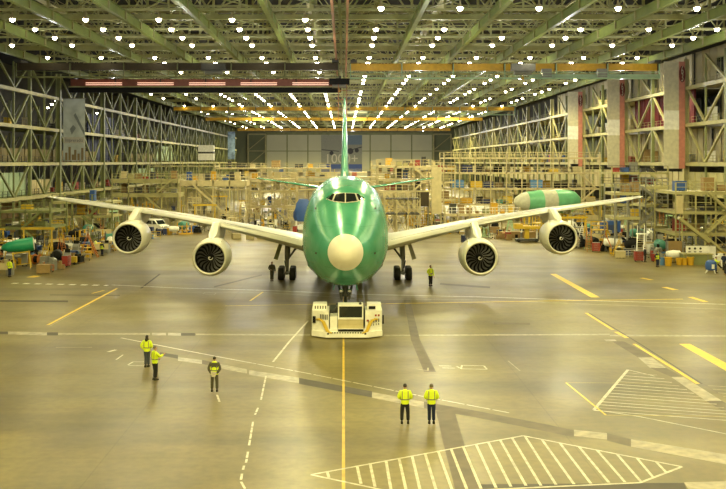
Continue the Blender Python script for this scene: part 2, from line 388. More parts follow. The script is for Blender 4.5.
def truss(Y, main, lab):
    x0, x1 = -61.5, 62.0
    o = empty('roof_truss', (0, Y, 0)); zb, zt = (32.4, 39.2) if main else (32.0, 38.6)
    w1 = 0.75 if main else 0.34; w2 = 0.34 if main else 0.2
    if not main:
        m = MB(); m.beam((x0, 0, zb), (x1, 0, zb), w1, w1); m.beam((x0, 0, zt), (x1, 0, zt), w1, w1); m.beam((x0, 0, 35.2), (x1, 0, 35.2), .16, .16)
        for k in range(14):
            x = x0 + k * 9.5; m.beam((x, 0, zb - .1), (x, 0, zt + .1), w2 * 1.3)
            if k < 13: m.beam((x, 0, zt), (x + 4.75, 0, zb), .14); m.beam((x + 4.75, 0, zb), (x + 9.5, 0, zt), .14)
        m.build('lattice', roofst, o); tag(o, lab, 'truss', 'roof trusses across the hall'); return
    m = MB(); m.beam((x0, 0, zb), (x1, 0, zb), w1, w1); m.build('bottom_chord', roofst, o)
    m = MB(); m.beam((x0, 0, zt), (x1, 0, zt), w1, w1); m.build('top_chord', lolive, o)
    m = MB(); n = 26; st = (x1 - x0) / n
    for k in range(n + 1):
        x = x0 + k * st; m.beam((x, 0, zb), (x, 0, zt), w2)
        if k < n:
            a, b = (zb, zt) if k % 2 else (zt, zb)
            m.beam((x, 0, a), (x + st, 0, b), w2 * .7)
    m.build('web_bracing', roofst, o)
    tag(o, lab, 'truss', 'roof trusses across the hall')
mains = [100.0] + YS
for i, Y in enumerate(mains): truss(Y, True, f'deep pale olive roof truss across the hall, {ordinal(i)} counted from the near end')
k = 0
for i in range(0, 22):
    Y = 100 + 9.375 * i
    if i % 4 == 0: continue
    truss(Y, False, f'slender olive roof truss across the hall, {ordinal(k)} counted from the near end'); k += 1
# horizontal wind bracing seen between the beams (crossed rods)
for i, Y in enumerate([100 + 18.75 * q for q in range(0, 8)]):
    o = empty('wind_bracing', (0, Y, 0)); m = MB()
    for x in [9.8 * q for q in range(-6, 6)]:
        m.beam((x, 0, 33.0), (x + 9.8, 18.75, 33.0), 0.16); m.beam((x + 9.8, 0, 33.15), (x, 18.75, 33.15), 0.16)
    m.build('crossed_rod', roofst, o)
    tag(o, f'crossed rods between roof trusses, {ordinal(i)} row from the near end', 'bracing', 'wind bracing in the roof')
# roof sheet purlins up high (columns of upper structure, pale shapes beyond the trusses)
o = empty('roof_catwalk', (0, 100, 0)); m = MB()
for x in (-44, -24.5, -5, 14.5, 34, 53.5): m.box(x - 0.6, x + 0.6, 0, 300, 35.0, 35.15)
m.build('walkway_deck', lolive, o); m = MB()
for x in (-44, -24.5, -5, 14.5, 34, 53.5):
    for s in (-0.6, 0.6): m.box(x + s - 0.03, x + s + 0.03, 0, 300, 36.0, 36.08)
m.build('handrail', cream, o); tag(o, 'narrow lighting catwalks running away above the truss chords', 'catwalk')

# ---------------------------------------------------------------- lamps
def lamp_mesh():
    m = MB(); m.lathe([(0.05, 0.95), (0.10, 0.9), (0.14, 0.5), (0.30, 0.35), (0.42, 0.1), (0.44, 0.0), (0.40, 0.02), (0.28, 0.30), (0.1, 0.36)], 12)
    m.cur = 1; m.lathe([(0.02, -0.42), (0.20, -0.36), (0.32, -0.22), (0.37, -0.06), (0.34, 0.05), (0.05, 0.07)], 12); m.cur = 0; m.lathe([(0.03, 0.9), (0.03, 1.3)], 6); return m
proto = None; pts = []
ys = []
i = 0
while True:
    Y = 118.75 + i * 9.375; i += 1
    if Y > 585: break
    ys.append(Y)
ys = [25, 62, 100, 110] + ys
for Y in ys:
    for k in range(-6, 6):
        x = 4.6 + 9.8 * k
        if abs(x) > 58: continue
        p = PX((x, Y, 31.0)) if Y > 1 else (0, -99)
        if Y > 70 and not (-10 < p[0] < 736 and p[1] > -12): continue
        if Y <= 70 and k % 2: continue
        q = round((Y - 118.75) / 9.375)
        if Y > 115 and x > 0 and q % 4 == 1: continue
        if Y > 115 and x < 0 and (q % 5 == 0 or (x < -35 and q > 5 and q % 2)): continue
        if 20 < Y < 115 and q % 4 == 1 and x < 0: continue
        if x > 0 and 100 < Y and (k * 3 + int(Y / 9.375) * 7) % 13 == 0: continue
        pts.append((x, Y))
pts.sort(key=lambda q: q[1])
n_ind = 0; rest = MB()
for i, (x, Y) in enumerate(pts):
    if i < 296:
        if proto is None: o = proto = lamp_mesh().build('high_bay_lamp', [cream, bulb], None, True)
        else: o = copy_tree(proto)
        o.location = (x, Y, 30.75)
        tag(o, 'white glowing bell-shaped lamp hanging in the rows under the hall roof', 'lamp', 'high bay lamps under the roof')
    else:
        lm = lamp_mesh()
        b0 = len(rest.v)
        rest.v += [(a + x, b + Y, c + 30.75) for a, b, c in lm.v]; rest.f += [tuple(q + b0 for q in f) for f in lm.f]; rest.mi += lm.mi
o = rest.build('high_bay_lamp', [cream, bulb], None, True); tag(o, 'distant glowing lamps merging into streaks under the far roof', 'lamp', 'high bay lamps under the roof', 'stuff')
# light of those lamps, plus added fill lights that have no fixture
LC = (1.0, 0.87, 0.35)
def plight(x, y, z, p, r=0.5, col=LC):
    l = bpy.data.lights.new('bay_and_fill_light', 'SPOT' if z > 29 else 'POINT'); l.energy = p
    if z > 29: l.spot_size = R(168); l.spot_blend = 0.35; l.color = col; l.shadow_soft_size = r
    o = bpy.data.objects.new('bay_and_fill_light', l); COL.objects.link(o); o.location = (x, y, z)
for j, Y in enumerate([-55, -35, -12, 15, 45, 78, 110, 145, 185, 230, 280, 335, 395, 460, 530]):  # rows behind the camera: unseen, without fixtures, added to brighten facing surfaces
    sp = (27 if Y < 120 else 35 if Y < 200 else 45 if Y < 300 else 60) / 27.0
    for k in (-5, -3, -1, 1, 3, 5) if Y < 300 else (-4, 0, 4):
        x = 4.6 + 9.8 * k
        f = 1.0 if Y < 300 else 2.0 if Y < 450 else 3.0
        if x < -20 and Y > 60: f *= 0.8
        if x < -40 and Y > 60: f *= 0.6
        if Y < 20: f *= 1.3
        plight(x, Y, 30.0, 9200 * sp * f)
        if Y > 70: plight(x, Y, 26.5, 1500 * sp * f)  # added fill point below the spot, to brighten the roof steel
# next-bay light on the left, plus added fill inside the side galleries
for Y in (120, 175, 230, 290, 360):
    plight(-82, Y, 22, 1300); plight(70.5, Y, 27.5, 500); plight(70.5, Y, 15.5, 350); plight(-70, Y, 8.5, 250)
for i, (x, Y) in enumerate([(-74 - 6 * (q % 3), 150 + 16 * q) for q in range(12)]):
    o = copy_tree(proto); o.location = (x, Y, 27.5); tag(o, 'white glowing lamp seen through the left wall frame in the next bay', 'lamp', 'lamps of the next bay')

# ---------------------------------------------------------------- bridge cranes
def bridge_crane(Y, x0, x1, zg, hg, gm, walk, lab, wm=lgreen, panels=False):
    o = empty('bridge_crane', (0, Y, 0)); L_ = x1 - x0
    m = MB(); m.box(x0, x1, 0.5, 1.1, zg, zg + hg); m.box(x0, x1, 0.35, 1.25, zg + hg, zg + hg + 0.1); m.box(x0, x1, 0.35, 1.25, zg - 0.1, zg)
    m.build('girder', gm, o)
    m = MB()
    n = int(L_ / 9.2)
    for k in range(n + 1):
        x = x0 + k * L_ / n; m.box(x - 0.1, x + 0.1, 0.25, 1.3, zg - 0.1, zg + hg + 0.2)
    m.build('stiffener', brown, o)
    if walk:
        z = zg - walk
        m = MB(); m.box(x0, x1, -0.9, 0.3, z, z + 0.25); m.build('walkway', wm, o)
        m = MB(); m.box(x0, x1, -0.92, -0.86, z + 1.1, z + 1.17); m.box(x0, x1, -0.92, -0.86, z + 0.6, z + 0.65)
        for k in range(n * 3 + 1): x = x0 + k * L_ / (n * 3); m.box(x - 0.03, x + 0.03, -0.92, -0.86, z, z + 1.15)
        m.build('guardrail', wm, o)
        for k in range(n + 1): x = x0 + k * L_ / n; m = MB(); m.box(x - 0.09, x + 0.09, -0.5, -0.3, z, zg + hg); m.build('hanger', wm, o)
        if panels:
            m = MB(); m.box(x0 + L_ * 0.58, x1, -0.2, -0.1, z + 0.2, z + 0.9); m.build('screen_panel', pgreen, o)
            for q in (0.62, 0.8): m = MB(); m.box(x0 + L_ * q, x0 + L_ * q + 1.8, -0.6, 0.4, z + 0.3, z + 1.9); m.build('control_cabinet', grey, o)
    for x in (x0, x1 - 1.2):
        m = MB(); m.box(x, x + 1.2, -1.5, 2.4, zg + hg + 0.1, min(30.45, zg + hg + 0.7)); m.build('end_carriage', dark, o)
    return tag(o, lab, 'crane')
bridge_crane(178, 1.2, 58.5, 28.75, 1.1, ochre, 1.75, 'ochre bridge crane with pale green walkway, nearest on the right half', lgreen, True)
bridge_crane(177, -60.5, -1.0, 28.75, 1.1, brown, 1.6, 'dark brown bridge crane nearest on the left half', olive)
c = bridge_crane(211, -60.5, -0.6, 28.3, 1.5, cranered, 0, 'red bridge crane with black lower girder on the left half')
m = MB(); m.box(-60.5, -0.6, -0.6, 0.4, 26.9, 28.0); m.build('lower_girder', black, c)
m = MB(); m.box(-60.5, -0.6, -0.9, -0.55, 28.0, 28.25); m.build('walkway', lolive, c)
for k in range(5):
    x = -57 + k * 11.4; m = MB(); m.box(x, x + 8.0, 0.15, 0.25, 29.0, 29.12); m.box(x, x + 8.0, 0.15, 0.25, 28.6, 28.7); m.build('warning_tube_lamp', tube, c)
bridge_crane(325, 2, 58, 29.2, 1.0, ochre, 1.7, 'ochre bridge crane with pale green walkway, second on the right half')
bridge_crane(325, -58, -2, 29.2, 1.0, ochre, 1.7, 'ochre bridge crane further back on the left half', olive)
bridge_crane(400, -58, 58, 29.0, 1.1, ochre, 0, 'ochre bridge crane spanning the full hall in the middle distance')
bridge_crane(520, -58, 58, 28.6, 1.3, ochre, 0, 'ochre bridge crane spanning the full hall nearest the far door')
for i, (x, Y, m_, l) in enumerate([(-24, 176.4, dark, 'dark hoist trolley on the left brown crane'), (-1, 208, black, 'black crane carriage below the central rails above the tail fin'), (33, 176.6, grey, 'grey hoist trolley on the right ochre crane')]):
    o = empty('hoist_trolley', (x, Y, 0)); m = MB(); m.box(-2.2, 2.2, -0.8, 0.4, 28.4, 29.7); m.build('trolley_body', m_, o)
    m = MB(); m.lathe([(0.45, -1.6), (0.45, 1.6)], 12, (0, 0, 28.1), 'x'); m.build('cable_drum', grey, o)
    m = MB(); m.tube([(0, 0, 28), (0, 0, 27.2)], 0.06, 6); m.box(-0.2, 0.2, -0.15, 0.15, 26.8, 27.3); m.build('hook', ochre, o)
    tag(o, l, 'hoist')
o = empty('hanging_mast', (-0.3, 206, 0)); m = MB()
for dx in (-0.9, 0.9):
    m.beam((dx, 0, 20.5), (dx, 0, 28.3), 0.16)
m.build('leg', rust, o); m = MB()
for z in (21, 23, 25, 27): m.beam((-0.9, 0, z), (0.9, 0, z), 0.12)
m.build('rung', rust, o); tag(o, 'rust coloured mast hanging from the black carriage above the fin', 'mast')

# ---------------------------------------------------------------- side frames
def bay(side, Y0, Y1, idx):
    X = 62.0 if side > 0 else -60.5; s = side
    sn = 'right' if s > 0 else 'left'
    o = empty('wall_column', (X + s * 0.5, Y0, 0)); m = MB()
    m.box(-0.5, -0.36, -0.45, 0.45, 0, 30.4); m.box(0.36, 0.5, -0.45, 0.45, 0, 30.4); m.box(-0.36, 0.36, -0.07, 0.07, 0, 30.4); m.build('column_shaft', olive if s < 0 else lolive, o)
    m = MB(); m.box(-0.8, 0.8, -0.8, 0.8, 0, 0.3); m.build('base_plate', grey, o)
    tag(o, f'tall steel wall column on the {sn} side, {ordinal(idx)} from the near end', 'column', f'{sn} wall columns')
    levels = [25.0, 18.3, 11.2] + ([4.7] if s < 0 else [])
    L_ = Y1 - Y0 - 1.2
    o = empty('wall_truss', (X + s * 0.5, Y0 + 0.6, 0))
    for z in levels:
        m = MB(); m.box(-0.35, 0.35, 0, L_, z - 0.32, z + 0.32); m.build('chord', lolive, o)
    bands = [(25.4, 30.2), (18.7, 24.6), (11.6, 17.9)] + ([(5.1, 10.8)] if s < 0 else [])
    for q in (.25, .5, .75):
        post = MB(); w_ = .3 if q == .5 else .14; post.box(-w_, w_, L_ * q - w_, L_ * q + w_, 0, 30.2); post.build('mid_post', olive, o)
    for bi, (z0, z1) in enumerate(bands):
        for h in (0, 1):
            a = 0.5 + h * L_ / 2; b = a + L_ / 4 - 0.3; c_ = L_ / 2 * (h + 1) - 0.8
            if s < 0 or bi:
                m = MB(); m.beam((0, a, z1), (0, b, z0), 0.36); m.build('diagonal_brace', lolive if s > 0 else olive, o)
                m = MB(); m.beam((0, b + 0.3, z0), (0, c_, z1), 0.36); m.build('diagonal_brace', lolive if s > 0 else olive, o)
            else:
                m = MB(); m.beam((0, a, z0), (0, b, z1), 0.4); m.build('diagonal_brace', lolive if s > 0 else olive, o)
    tag(o, f'braced steel wall truss on the {sn} side, {ordinal(idx)} bay from the near end', 'truss', f'{sn} wall trusses')
    return X, L_
def slab_floor(side, Y0, Y1, idx, z, X, depth=12, rail=True, m_=None):
    sn = 'right' if side > 0 else 'left'
    xa, xb = sorted((X + side * 1.1, X + side * (1.1 + depth)))
    nm = {25.4: 'top', 18.7: 'upper', 11.6: 'middle', 5.1: 'lower'}[z]
    o = empty('gallery', (0, Y0, 0)); m = MB(); m.box(xa, xb, 0.7, Y1 - Y0 - 0.7, z - 0.35, z); m.build('floor_slab', m_ or beige, o)
    if rail:
        m = MB(); x = X + side * 1.2
        for h in (0.55, 1.1): m.box(x - 0.03, x + 0.03, 0.7, Y1 - Y0 - 0.7, z + h, z + h + 0.06)
        n = 14
        for k in range(n + 1): y = 0.8 + k * (Y1 - Y0 - 1.6) / n; m.box(x - 0.04, x + 0.04, y - 0.04, y + 0.04, z, z + 1.15)
        m.build('guardrail', dark if side < 0 else lolive, o)
    if z < 20:
        for q in range(4):
            x = xb - .8 if side > 0 else xa + .8; y = 4 + q * (Y1 - Y0 - 8) / 3
            m = MB(); m.box(x - .25, x + .25, y - .25, y + .25, z, z + 6.3 if z > 6 else z + 5.8); m.beam((x, y, z + 1), (x, y + 6, z + 5.6), .25); m.build('rear_post', lolive if q % 2 else olive, o)
    tag(o, f'{nm} gallery floor with guardrail, {sn} side, {ordinal(idx)} bay from the near end', 'gallery', f'{sn} galleries')
    return o
def panel(side, X, Y0, ya, yb, z0, z1, m_, lab, off=2.2, win=None):
    o = empty('wall_panel', (X + side * off, Y0, 0)); m = MB(); m.box(-0.12, 0.12, ya, yb, z0, z1); m.build('panel_sheet', m_, o)
    m = MB()
    n = max(1, int((yb - ya) / 3.0))
    for k in range(n + 1): y = ya + k * (yb - ya) / n; m.box(-side * 0.2 - 0.06, -side * 0.2 + 0.06, y - 0.06, y + 0.06, z0, z1)
    m.build('batten', m_, o)
    if win:
        for a, b, c, d in win:
            m = MB(); x = -side * 0.16; m.box(x - 0.05, x + 0.05, a, b, c, d); f = m.build('window', glassm, o)
            m = MB(); x = -side * 0.22
            for q in range(4): y = a + q * (b - a) / 3; m.box(x - 0.04, x + 0.04, y - 0.07, y + 0.07, c, d)
            m.box(x - 0.04, x + 0.04, a, b, c - 0.1, c + 0.05); m.box(x - 0.04, x + 0.04, a, b, d - 0.05, d + 0.1); m.build('window_frame', olive, f)
    tag(o, lab, 'panel'); return o

def in_bay(i): return f'{ordinal(i)} bay from the near end'
NB = 11
for i in range(NB):
    Y0 = 137.5 + 37.5 * i; Y1 = Y0 + 37.5
    X, L_ = bay(1, Y0, Y1, i)
    for z in (25.4, 18.7, 11.6): slab_floor(1, Y0, Y1, i, z, X)
    if i < 4:
        panel(1, X, Y0, 1, 36.5, 25.4, 31.5, beige, f'beige office wall high on the right side, {in_bay(i)}', 2.2,
              [(3 + 0, 9, 26.8, 29.4), (21, 27, 26.8, 29.4)] if i < 4 else None)
        if i == 1:
            panel(1, X, Y0, 1, 36.5, 18.7, 25.0, mat('dark_red_curtain', (0.16, 0.012, 0.02), 0.7), 'dark red hanging in the upper gallery behind the right wall truss', 2.6)
        else:
            panel(1, X, Y0, 10, 36.5, 18.7, 24.8, beige if i % 2 == 0 else olive, f'plain panel wall in the right upper gallery, {in_bay(i)}', 7.0)
        panel(1, X, Y0, 1, 36.5, 11.6, 18.0, beige if i != 3 else olive, f'plain panel wall in the right middle gallery, {in_bay(i)}', 5.5)
    panel(1, X, Y0, 1, 36.5, 5.6, 9.8, beige if i % 3 else lolive, f'beige ramp wall below the right galleries, {in_bay(i)}', 0.8)
    if i < 4:   # striped fascia hanging beside each column, facing the near end
        o = empty('striped_fascia', (X, Y0 - 0.6, 0)); w0 = -3.7
        m = MB()
        for q in range(8): m.box(w0 + q * 0.33, w0 + q * 0.33 + 0.30, -0.12, 0.12, 10.4, 29.9)
        m.box(w0, -1.0, -0.05, 0.05, 10.4, 29.9); m.build('ribbed_sheet', mat('fascia_cream', (0.66, 0.62, 0.45), 0.5), o)
        m = MB(); m.box(w0, -1.0, -0.16, -0.12, 17.5, 21.0); m.build('bright_sheet', white, o)
        m = MB(); m.box(-1.0, 0.1, -0.14, 0.14, 10.4, 29.9); m.build('red_stripe', mat('faded_red', (0.55, 0.22, 0.16), 0.5), o)
        m = MB(); m.lathe([(1.0, -0.04), (1.0, 0.0)], 20, (0, 0, 0), 'y'); ov = m.build('number_plate', mat('oval_dark_red', (0.14, 0.02, 0.02), 0.5), o, False, (-0.42, -0.16, 27.6)); ov.scale = (0.6, 1, 1.5)
        text_mesh('numeral', '6', 1.5, pwhite, ov, (0, -0.06, 0.42)); text_mesh('numeral', '3', 1.5, pwhite, ov, (0, -0.06, -0.42))
        tag(o, f'ribbed fascia with red stripe on the right wall, {ordinal(i)} from the near end', 'fascia', 'striped fascias of the right wall')
for i in range(NB):
    Y0 = 129.5 + 37.5 * i; Y1 = Y0 + 37.5
    X, L_ = bay(-1, Y0, Y1, i)
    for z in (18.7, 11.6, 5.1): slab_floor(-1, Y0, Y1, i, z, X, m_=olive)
    if i < 7:
        if i in (0, 1, 2, 4):
            panel(-1, X, Y0, 1, 36.5, 11.7, 14.2, mat('brown_parapet', (0.22, 0.18, 0.09), 0.7), f'brown solid parapet behind the left middle guardrail, {in_bay(i)}', 2.2)
        if i in (0, 1, 4):
            panel(-1, X, Y0, 2, 36 if i != 1 else 20, 5.2, 9.6, pgreen, f'pale green screen wall in the left lower gallery, {in_bay(i)}', 2.0)
        if i == 1: panel(-1, X, Y0, 24, 36, 5.2, 8.0, cream, 'cream low wall right of the pale green screens on the left', 2.0)
        if i == 3: panel(-1, X, Y0, 2, 30, 12, 24.0, navy, 'dark blue hangings in the left middle gallery', 5.0)
        if i == 5: panel(-1, X, Y0, 1, 30, 12, 17, pgreen, 'pale green box wall further along the left middle gallery', 2.0)
        panel(-1, X, Y0, 1, 36.5, 0, 4.4, tan if i % 2 else beige, f'low backing wall under the left galleries, {in_bay(i)}', 9.0)
        if i in (0, 4): panel(-1, X, Y0, 3, 35, 19, 22.0, olive if i % 2 else beige, f'dull store wall in the left upper gallery, {in_bay(i)}', 12.0)
# big picture banner on the left
o = empty('hanging_banner', (-58.0, 204.2 - 1.0, 0)); bw = 4.6
m = MB(); m.box(-1.6, -1.6 + bw, -0.03, 0.03, 11.9, 25.0); m.build('banner_cloth', mat('banner_grey_blue', (0.36, 0.40, 0.42), 0.6, 0, 0.3, 0.35), o)
m = MB(); m.box(-1.5, -1.7 + bw, -0.06, -0.03, 15.6, 16.9); m.build('text_band', mat('banner_band', (0.36, 0.35, 0.33), 0.6), o)
text_mesh('lettering', 'Impreradia', 1.0, mat('banner_letter', (0.12, 0.12, 0.18), 0.6), o, (0.7, -0.08, 16.2), sx=0.88)
m = MB()
for k, (x, h) in enumerate([(-1.2, 1.6), (-0.5, 2.8), (0.2, 1.2), (0.7, 2.2), (1.4, 1.4), (2.2, 2.6)]): m.box(x, x + 0.5, -0.05, -0.03, 12.0, 12.0 + h)
m.build('city_picture', mat('banner_brown', (0.16, 0.12, 0.07), 0.6), o)
m = MB(); m.quad((0.6, -0.05, 21.5), (1.0, -0.05, 22), (2.9, -0.05, 18.2), (2.9, -0.05, 17.2)); m.quad((-0.2, -0.05, 18.6), (0.2, -0.05, 17.4), (1.1, -0.05, 18.8), (0.5, -0.05, 19.5)); m.build('tower_picture', mat('banner_slate', (0.13, 0.15, 0.17), 0.6), o)
m = MB(); m.tube([(-1.8, 0, 25.05), (-1.6 + bw + 0.2, 0, 25.05)], 0.08); m.build('hanging_rod', grey, o)
tag(o, 'large grey-blue picture banner with lettering hanging on the left wall frame', 'banner')
o = empty('hanging_banner', (-55.5, 472, 0)); m = MB(); m.box(-1.8, 1.8, -0.03, 0.03, 13, 26.5); m.build('banner_cloth', mat('banner_blue', (0.15, 0.22, 0.34), 0.6, 0, 0.5, 0.5), o)
m = MB(); m.tube([(-2, 0, 26.6), (2, 0, 26.6)], 0.1); m.build('hanging_rod', grey, o); tag(o, 'narrow blue and white banner far along the left wall', 'banner')
# ---------------------------------------------------------------- the airliner (nose towards the camera)
PXC = 0.1                                           # its centreline
NY = 62.5
plane = empty('airliner', (PXC, NY, 0))
tag(plane, 'huge four-engined airliner in green primer filling the centre of the hall', 'airplane')
def skin_green():
    m = bpy.data.materials.new('green_primer'); m.use_nodes = True; nt = m.node_tree; b = nt.nodes['Principled BSDF']; N = nt.nodes.new; L = nt.links.new
    tc = N('ShaderNodeTexCoord'); n = N('ShaderNodeTexNoise'); n.inputs['Scale'].default_value = 0.5; n.inputs['Detail'].default_value = 6
    L(tc.outputs['Object'], n.inputs['Vector'])
    r = N('ShaderNodeValToRGB'); r.color_ramp.elements[0].position = 0.3; r.color_ramp.elements[1].position = 0.7
    r.color_ramp.elements[0].color = (0.06, 0.34, 0.20, 1); r.color_ramp.elements[1].color = (0.11, 0.45, 0.29, 1); L(n.outputs['Fac'], r.inputs['Fac'])
    mp = N('ShaderNodeMapping'); mp.inputs['Rotation'].default_value = (0, R(90), 0); L(tc.outputs['Object'], mp.inputs['Vector'])
    br = N('ShaderNodeTexBrick'); br.inputs['Scale'].default_value = 1; br.inputs['Brick Width'].default_value = 1.8; br.inputs['Row Height'].default_value = 2.4; br.inputs['Mortar Size'].default_value = 0.012
    br.inputs['Color1'].default_value = (1, 1, 1, 1); br.inputs['Color2'].default_value = (0.86, 0.9, 0.88, 1); br.inputs['Mortar'].default_value = (0.6, 0.7, 0.62, 1); L(mp.outputs['Vector'], br.inputs['Vector'])
    x = N('ShaderNodeMix'); x.data_type = 'RGBA'; x.blend_type = 'MULTIPLY'; x.inputs[0].default_value = 1; L(r.outputs['Color'], x.inputs[6]); L(br.outputs['Color'], x.inputs[7]); L(x.outputs[2], b.inputs['Base Color'])
    b.inputs['Roughness'].default_value = 0.27; b.inputs['Metallic'].default_value = 0.12; b.inputs['Specular IOR Level'].default_value = 0.4
    n2 = N('ShaderNodeTexNoise'); n2.inputs['Scale'].default_value = 0.8; n2.inputs['Detail'].default_value = 3; L(tc.outputs['Object'], n2.inputs['Vector'])
    bp = N('ShaderNodeBump'); bp.inputs['Strength'].default_value = 0.12; bp.inputs['Distance'].default_value = 0.3; L(n2.outputs['Fac'], bp.inputs['Height']); L(bp.outputs['Normal'], b.inputs['Normal'])
    MATS['green_primer'] = m; return m
gskin = skin_green()
wskin = mat('wing_grey_white', (0.50, 0.50, 0.41), 0.38, 0.1, 0.08, 0.5)
nskin = mat('nacelle_white', (0.74, 0.72, 0.60), 0.3, 0, 0.04, 0.8)
radm = mat('radome_cream', (0.88, 0.84, 0.74), 0.40, 0, 0.03, 0.8)
TAB = [(0, 0), (0.012, 0.30), (0.03, 0.46), (0.055, 0.60), (0.09, 0.71), (0.147, 0.82), (0.20, 0.90), (0.26, 0.955), (0.32, 0.985), (0.40, 1.0), (0.48, 0.995), (0.56, 0.97), (0.64, 0.925), (0.72, 0.865), (0.80, 0.79), (0.86, 0.72), (0.91, 0.63), (0.95, 0.50), (0.98, 0.33), (1.0, 0)]
def lerp_tab(T, s):
    for (a, u), (b, v) in zip(T, T[1:]):
        if s <= b: return u + (v - u) * (s - a) / (b - a)
    return T[-1][1]
# t, z_top, z_bottom, half width, blend to full lobe section
ST = [(0.0, 5.64, 5.58, 0.03, 0), (0.06, 5.92, 5.28, 0.32, 0), (0.25, 6.22, 4.98, 0.63, 0), (0.6, 6.55, 4.68, 0.90, 0), (1.1, 6.82, 4.38, 1.16, 0),
      (1.7, 7.08, 4.10, 1.42, 0), (2.4, 7.42, 3.80, 1.70, 0.05), (3.2, 7.85, 3.48, 1.98, 0.1), (4.0, 8.35, 3.22, 2.22, 0.2), (4.7, 8.85, 3.02, 2.40, 0.3), (5.4, 9.35, 2.86, 2.57, 0.4),
      (6.1, 9.72, 2.72, 2.71, 0.55), (7.0, 9.88, 2.58, 2.85, 0.7), (8.2, 10.08, 2.46, 3.0, 0.85), (9.6, 10.24, 2.38, 3.12, 0.95), (11.5, 10.32, 2.34, 3.22, 1), (14, 10.32, 2.3, 3.25, 1), (20, 10.32, 2.3, 3.25, 1), (28, 10.26, 2.3, 3.25, 1),
      (33, 9.9, 2.3, 3.25, 0.8), (38, 9.0, 2.3, 3.25, 0.4), (43, 8.75, 2.3, 3.25, 0.1), (50, 8.75, 2.4, 3.25, 0), (55, 8.75, 3.0, 3.1, 0), (60, 8.75, 4.0, 2.75, 0), (65, 8.75, 5.2, 2.1, 0), (70, 8.7, 6.4, 1.35, 0), (74, 8.5, 7.3, 0.7, 0), (76.2, 8.1, 7.8, 0.15, 0)]
NR = 40
def tab(s):
    if s < .43: return (1 - ((.43 - s) / .43) ** 2.5) ** .5
    return max(0, 1 - ((s - .43) / .57) ** 2) ** .36
def sec(st):
    t, zt, zb, hw, k = st; pts = []
    for i in range(2 * NR):
        th = PI * i / NR; s_ = (1 + math.cos(th)) / 2; sg = 1 if i <= NR else -1
        e = math.sqrt(max(0, 1 - (2 * s_ - 1) ** 2)); x = 1.025 * hw * (e * (1 - k) + tab(s_) * k)
        pts.append((sg * x, t, zb + (zt - zb) * s_))
    return pts
def interp(ts):
    out = []
    import bisect
    T = [s[0] for s in ST]
    for t in ts:
        i = max(1, min(len(ST) - 1, bisect.bisect_left(T, t))); a, b = ST[i - 1], ST[i]; u = (t - a[0]) / (b[0] - a[0])
        # catmull-rom
        p0 = ST[max(0, i - 2)]; p3 = ST[min(len(ST) - 1, i + 1)]; r = [t]
        for q in range(1, 5):
            d = b[0] - a[0]
            m0 = (b[q] - p0[q]) / max(1e-6, (b[0] - p0[0])) * d; m1 = (p3[q] - a[q]) / max(1e-6, (p3[0] - a[0])) * d
            m0 = max(-abs(b[q] - a[q]) * 3, min(abs(b[q] - a[q]) * 3, m0)); m1 = max(-abs(b[q] - a[q]) * 3, min(abs(b[q] - a[q]) * 3, m1))
            r.append((2 * u**3 - 3 * u**2 + 1) * a[q] + (u**3 - 2 * u**2 + u) * m0 + (-2 * u**3 + 3 * u**2) * b[q] + (u**3 - u**2) * m1)
        out.append(tuple(r))
    return out
ts_r = [0.0, 0.02, 0.06, 0.14, 0.25, 0.4, 0.6, 0.85, 1.1]
ts_f = [1.1, 1.4, 1.7, 2.05, 2.4, 2.8, 3.2, 3.6, 4.0, 4.35, 4.7, 5.05, 5.4, 5.75, 6.1, 6.5, 7, 7.6, 8.2, 8.9, 9.6, 10.5, 11.5, 13, 16, 20, 25, 28, 30.5, 33, 35.5, 38, 40.5, 43, 47, 50, 53, 55, 58, 60, 63, 65, 68, 70, 72, 74, 76.2]
def loft(ts):
    m = MB(); prev = None
    for s_ in interp(ts):
        rg = m.ring(sec(s_))
        if prev: m.bridge(prev, rg)
        else: m.cap(rg)
        prev = rg
    m.cap(prev); return m
fus = loft(ts_f).build('fuselage', gskin, plane, True)
rad = loft(ts_r).build('radome', radm, plane, True)
# cockpit windows follow the skin
bvh = BVHTree.FromObject(fus, bpy.context.evaluated_depsgraph_get())
def on_skin(x, z, off):
    h, n, i, d = bvh.ray_cast(Vector((x, -2, z)), Vector((0, 1, 0)))
    if h is None: h, n, i, d = bvh.find_nearest(Vector((x, 6, z)))
    if n.y > 0: n = -n
    return h + n * off
def skin_patch(c, off, n=6):
    m = MB(); c = [Vector(q) for q in c]; g = []
    for i in range(n + 1):
        row = []
        for j in range(n + 1):
            a = c[0].lerp(c[1], i / n); b = c[3].lerp(c[2], i / n); p = a.lerp(b, j / n); row.append(on_skin(p.x, p.y, off))
        g.append(row)
    for i in range(n):
        for j in range(n): m.quad(g[i][j], g[i + 1][j], g[i + 1][j + 1], g[i][j + 1])
    return m
def grow(c, k):
    cx = sum(q[0] for q in c) / 4; cz = sum(q[1] for q in c) / 4
    return [(q[0] + math.copysign(k, q[0] - cx), q[1] + math.copysign(k, q[1] - cz)) for q in c]
for s in (-1, 1):
    for c in ([(0.04, 9.36), (0.66, 9.33), (0.82, 8.84), (0.04, 8.76)], [(0.76, 9.32), (0.93, 9.30), (1.20, 8.96), (0.94, 8.86)], [(1.03, 9.27), (1.08, 9.22), (1.34, 9.0), (1.27, 8.97)]):
        c = [(s * x, z) for x, z in c]
        fr = skin_patch(grow(c, 0.045), 0.02).build('window_frame', nskin, plane, False)
        skin_patch(c, 0.045).build('window_pane', glassm, fr, True)
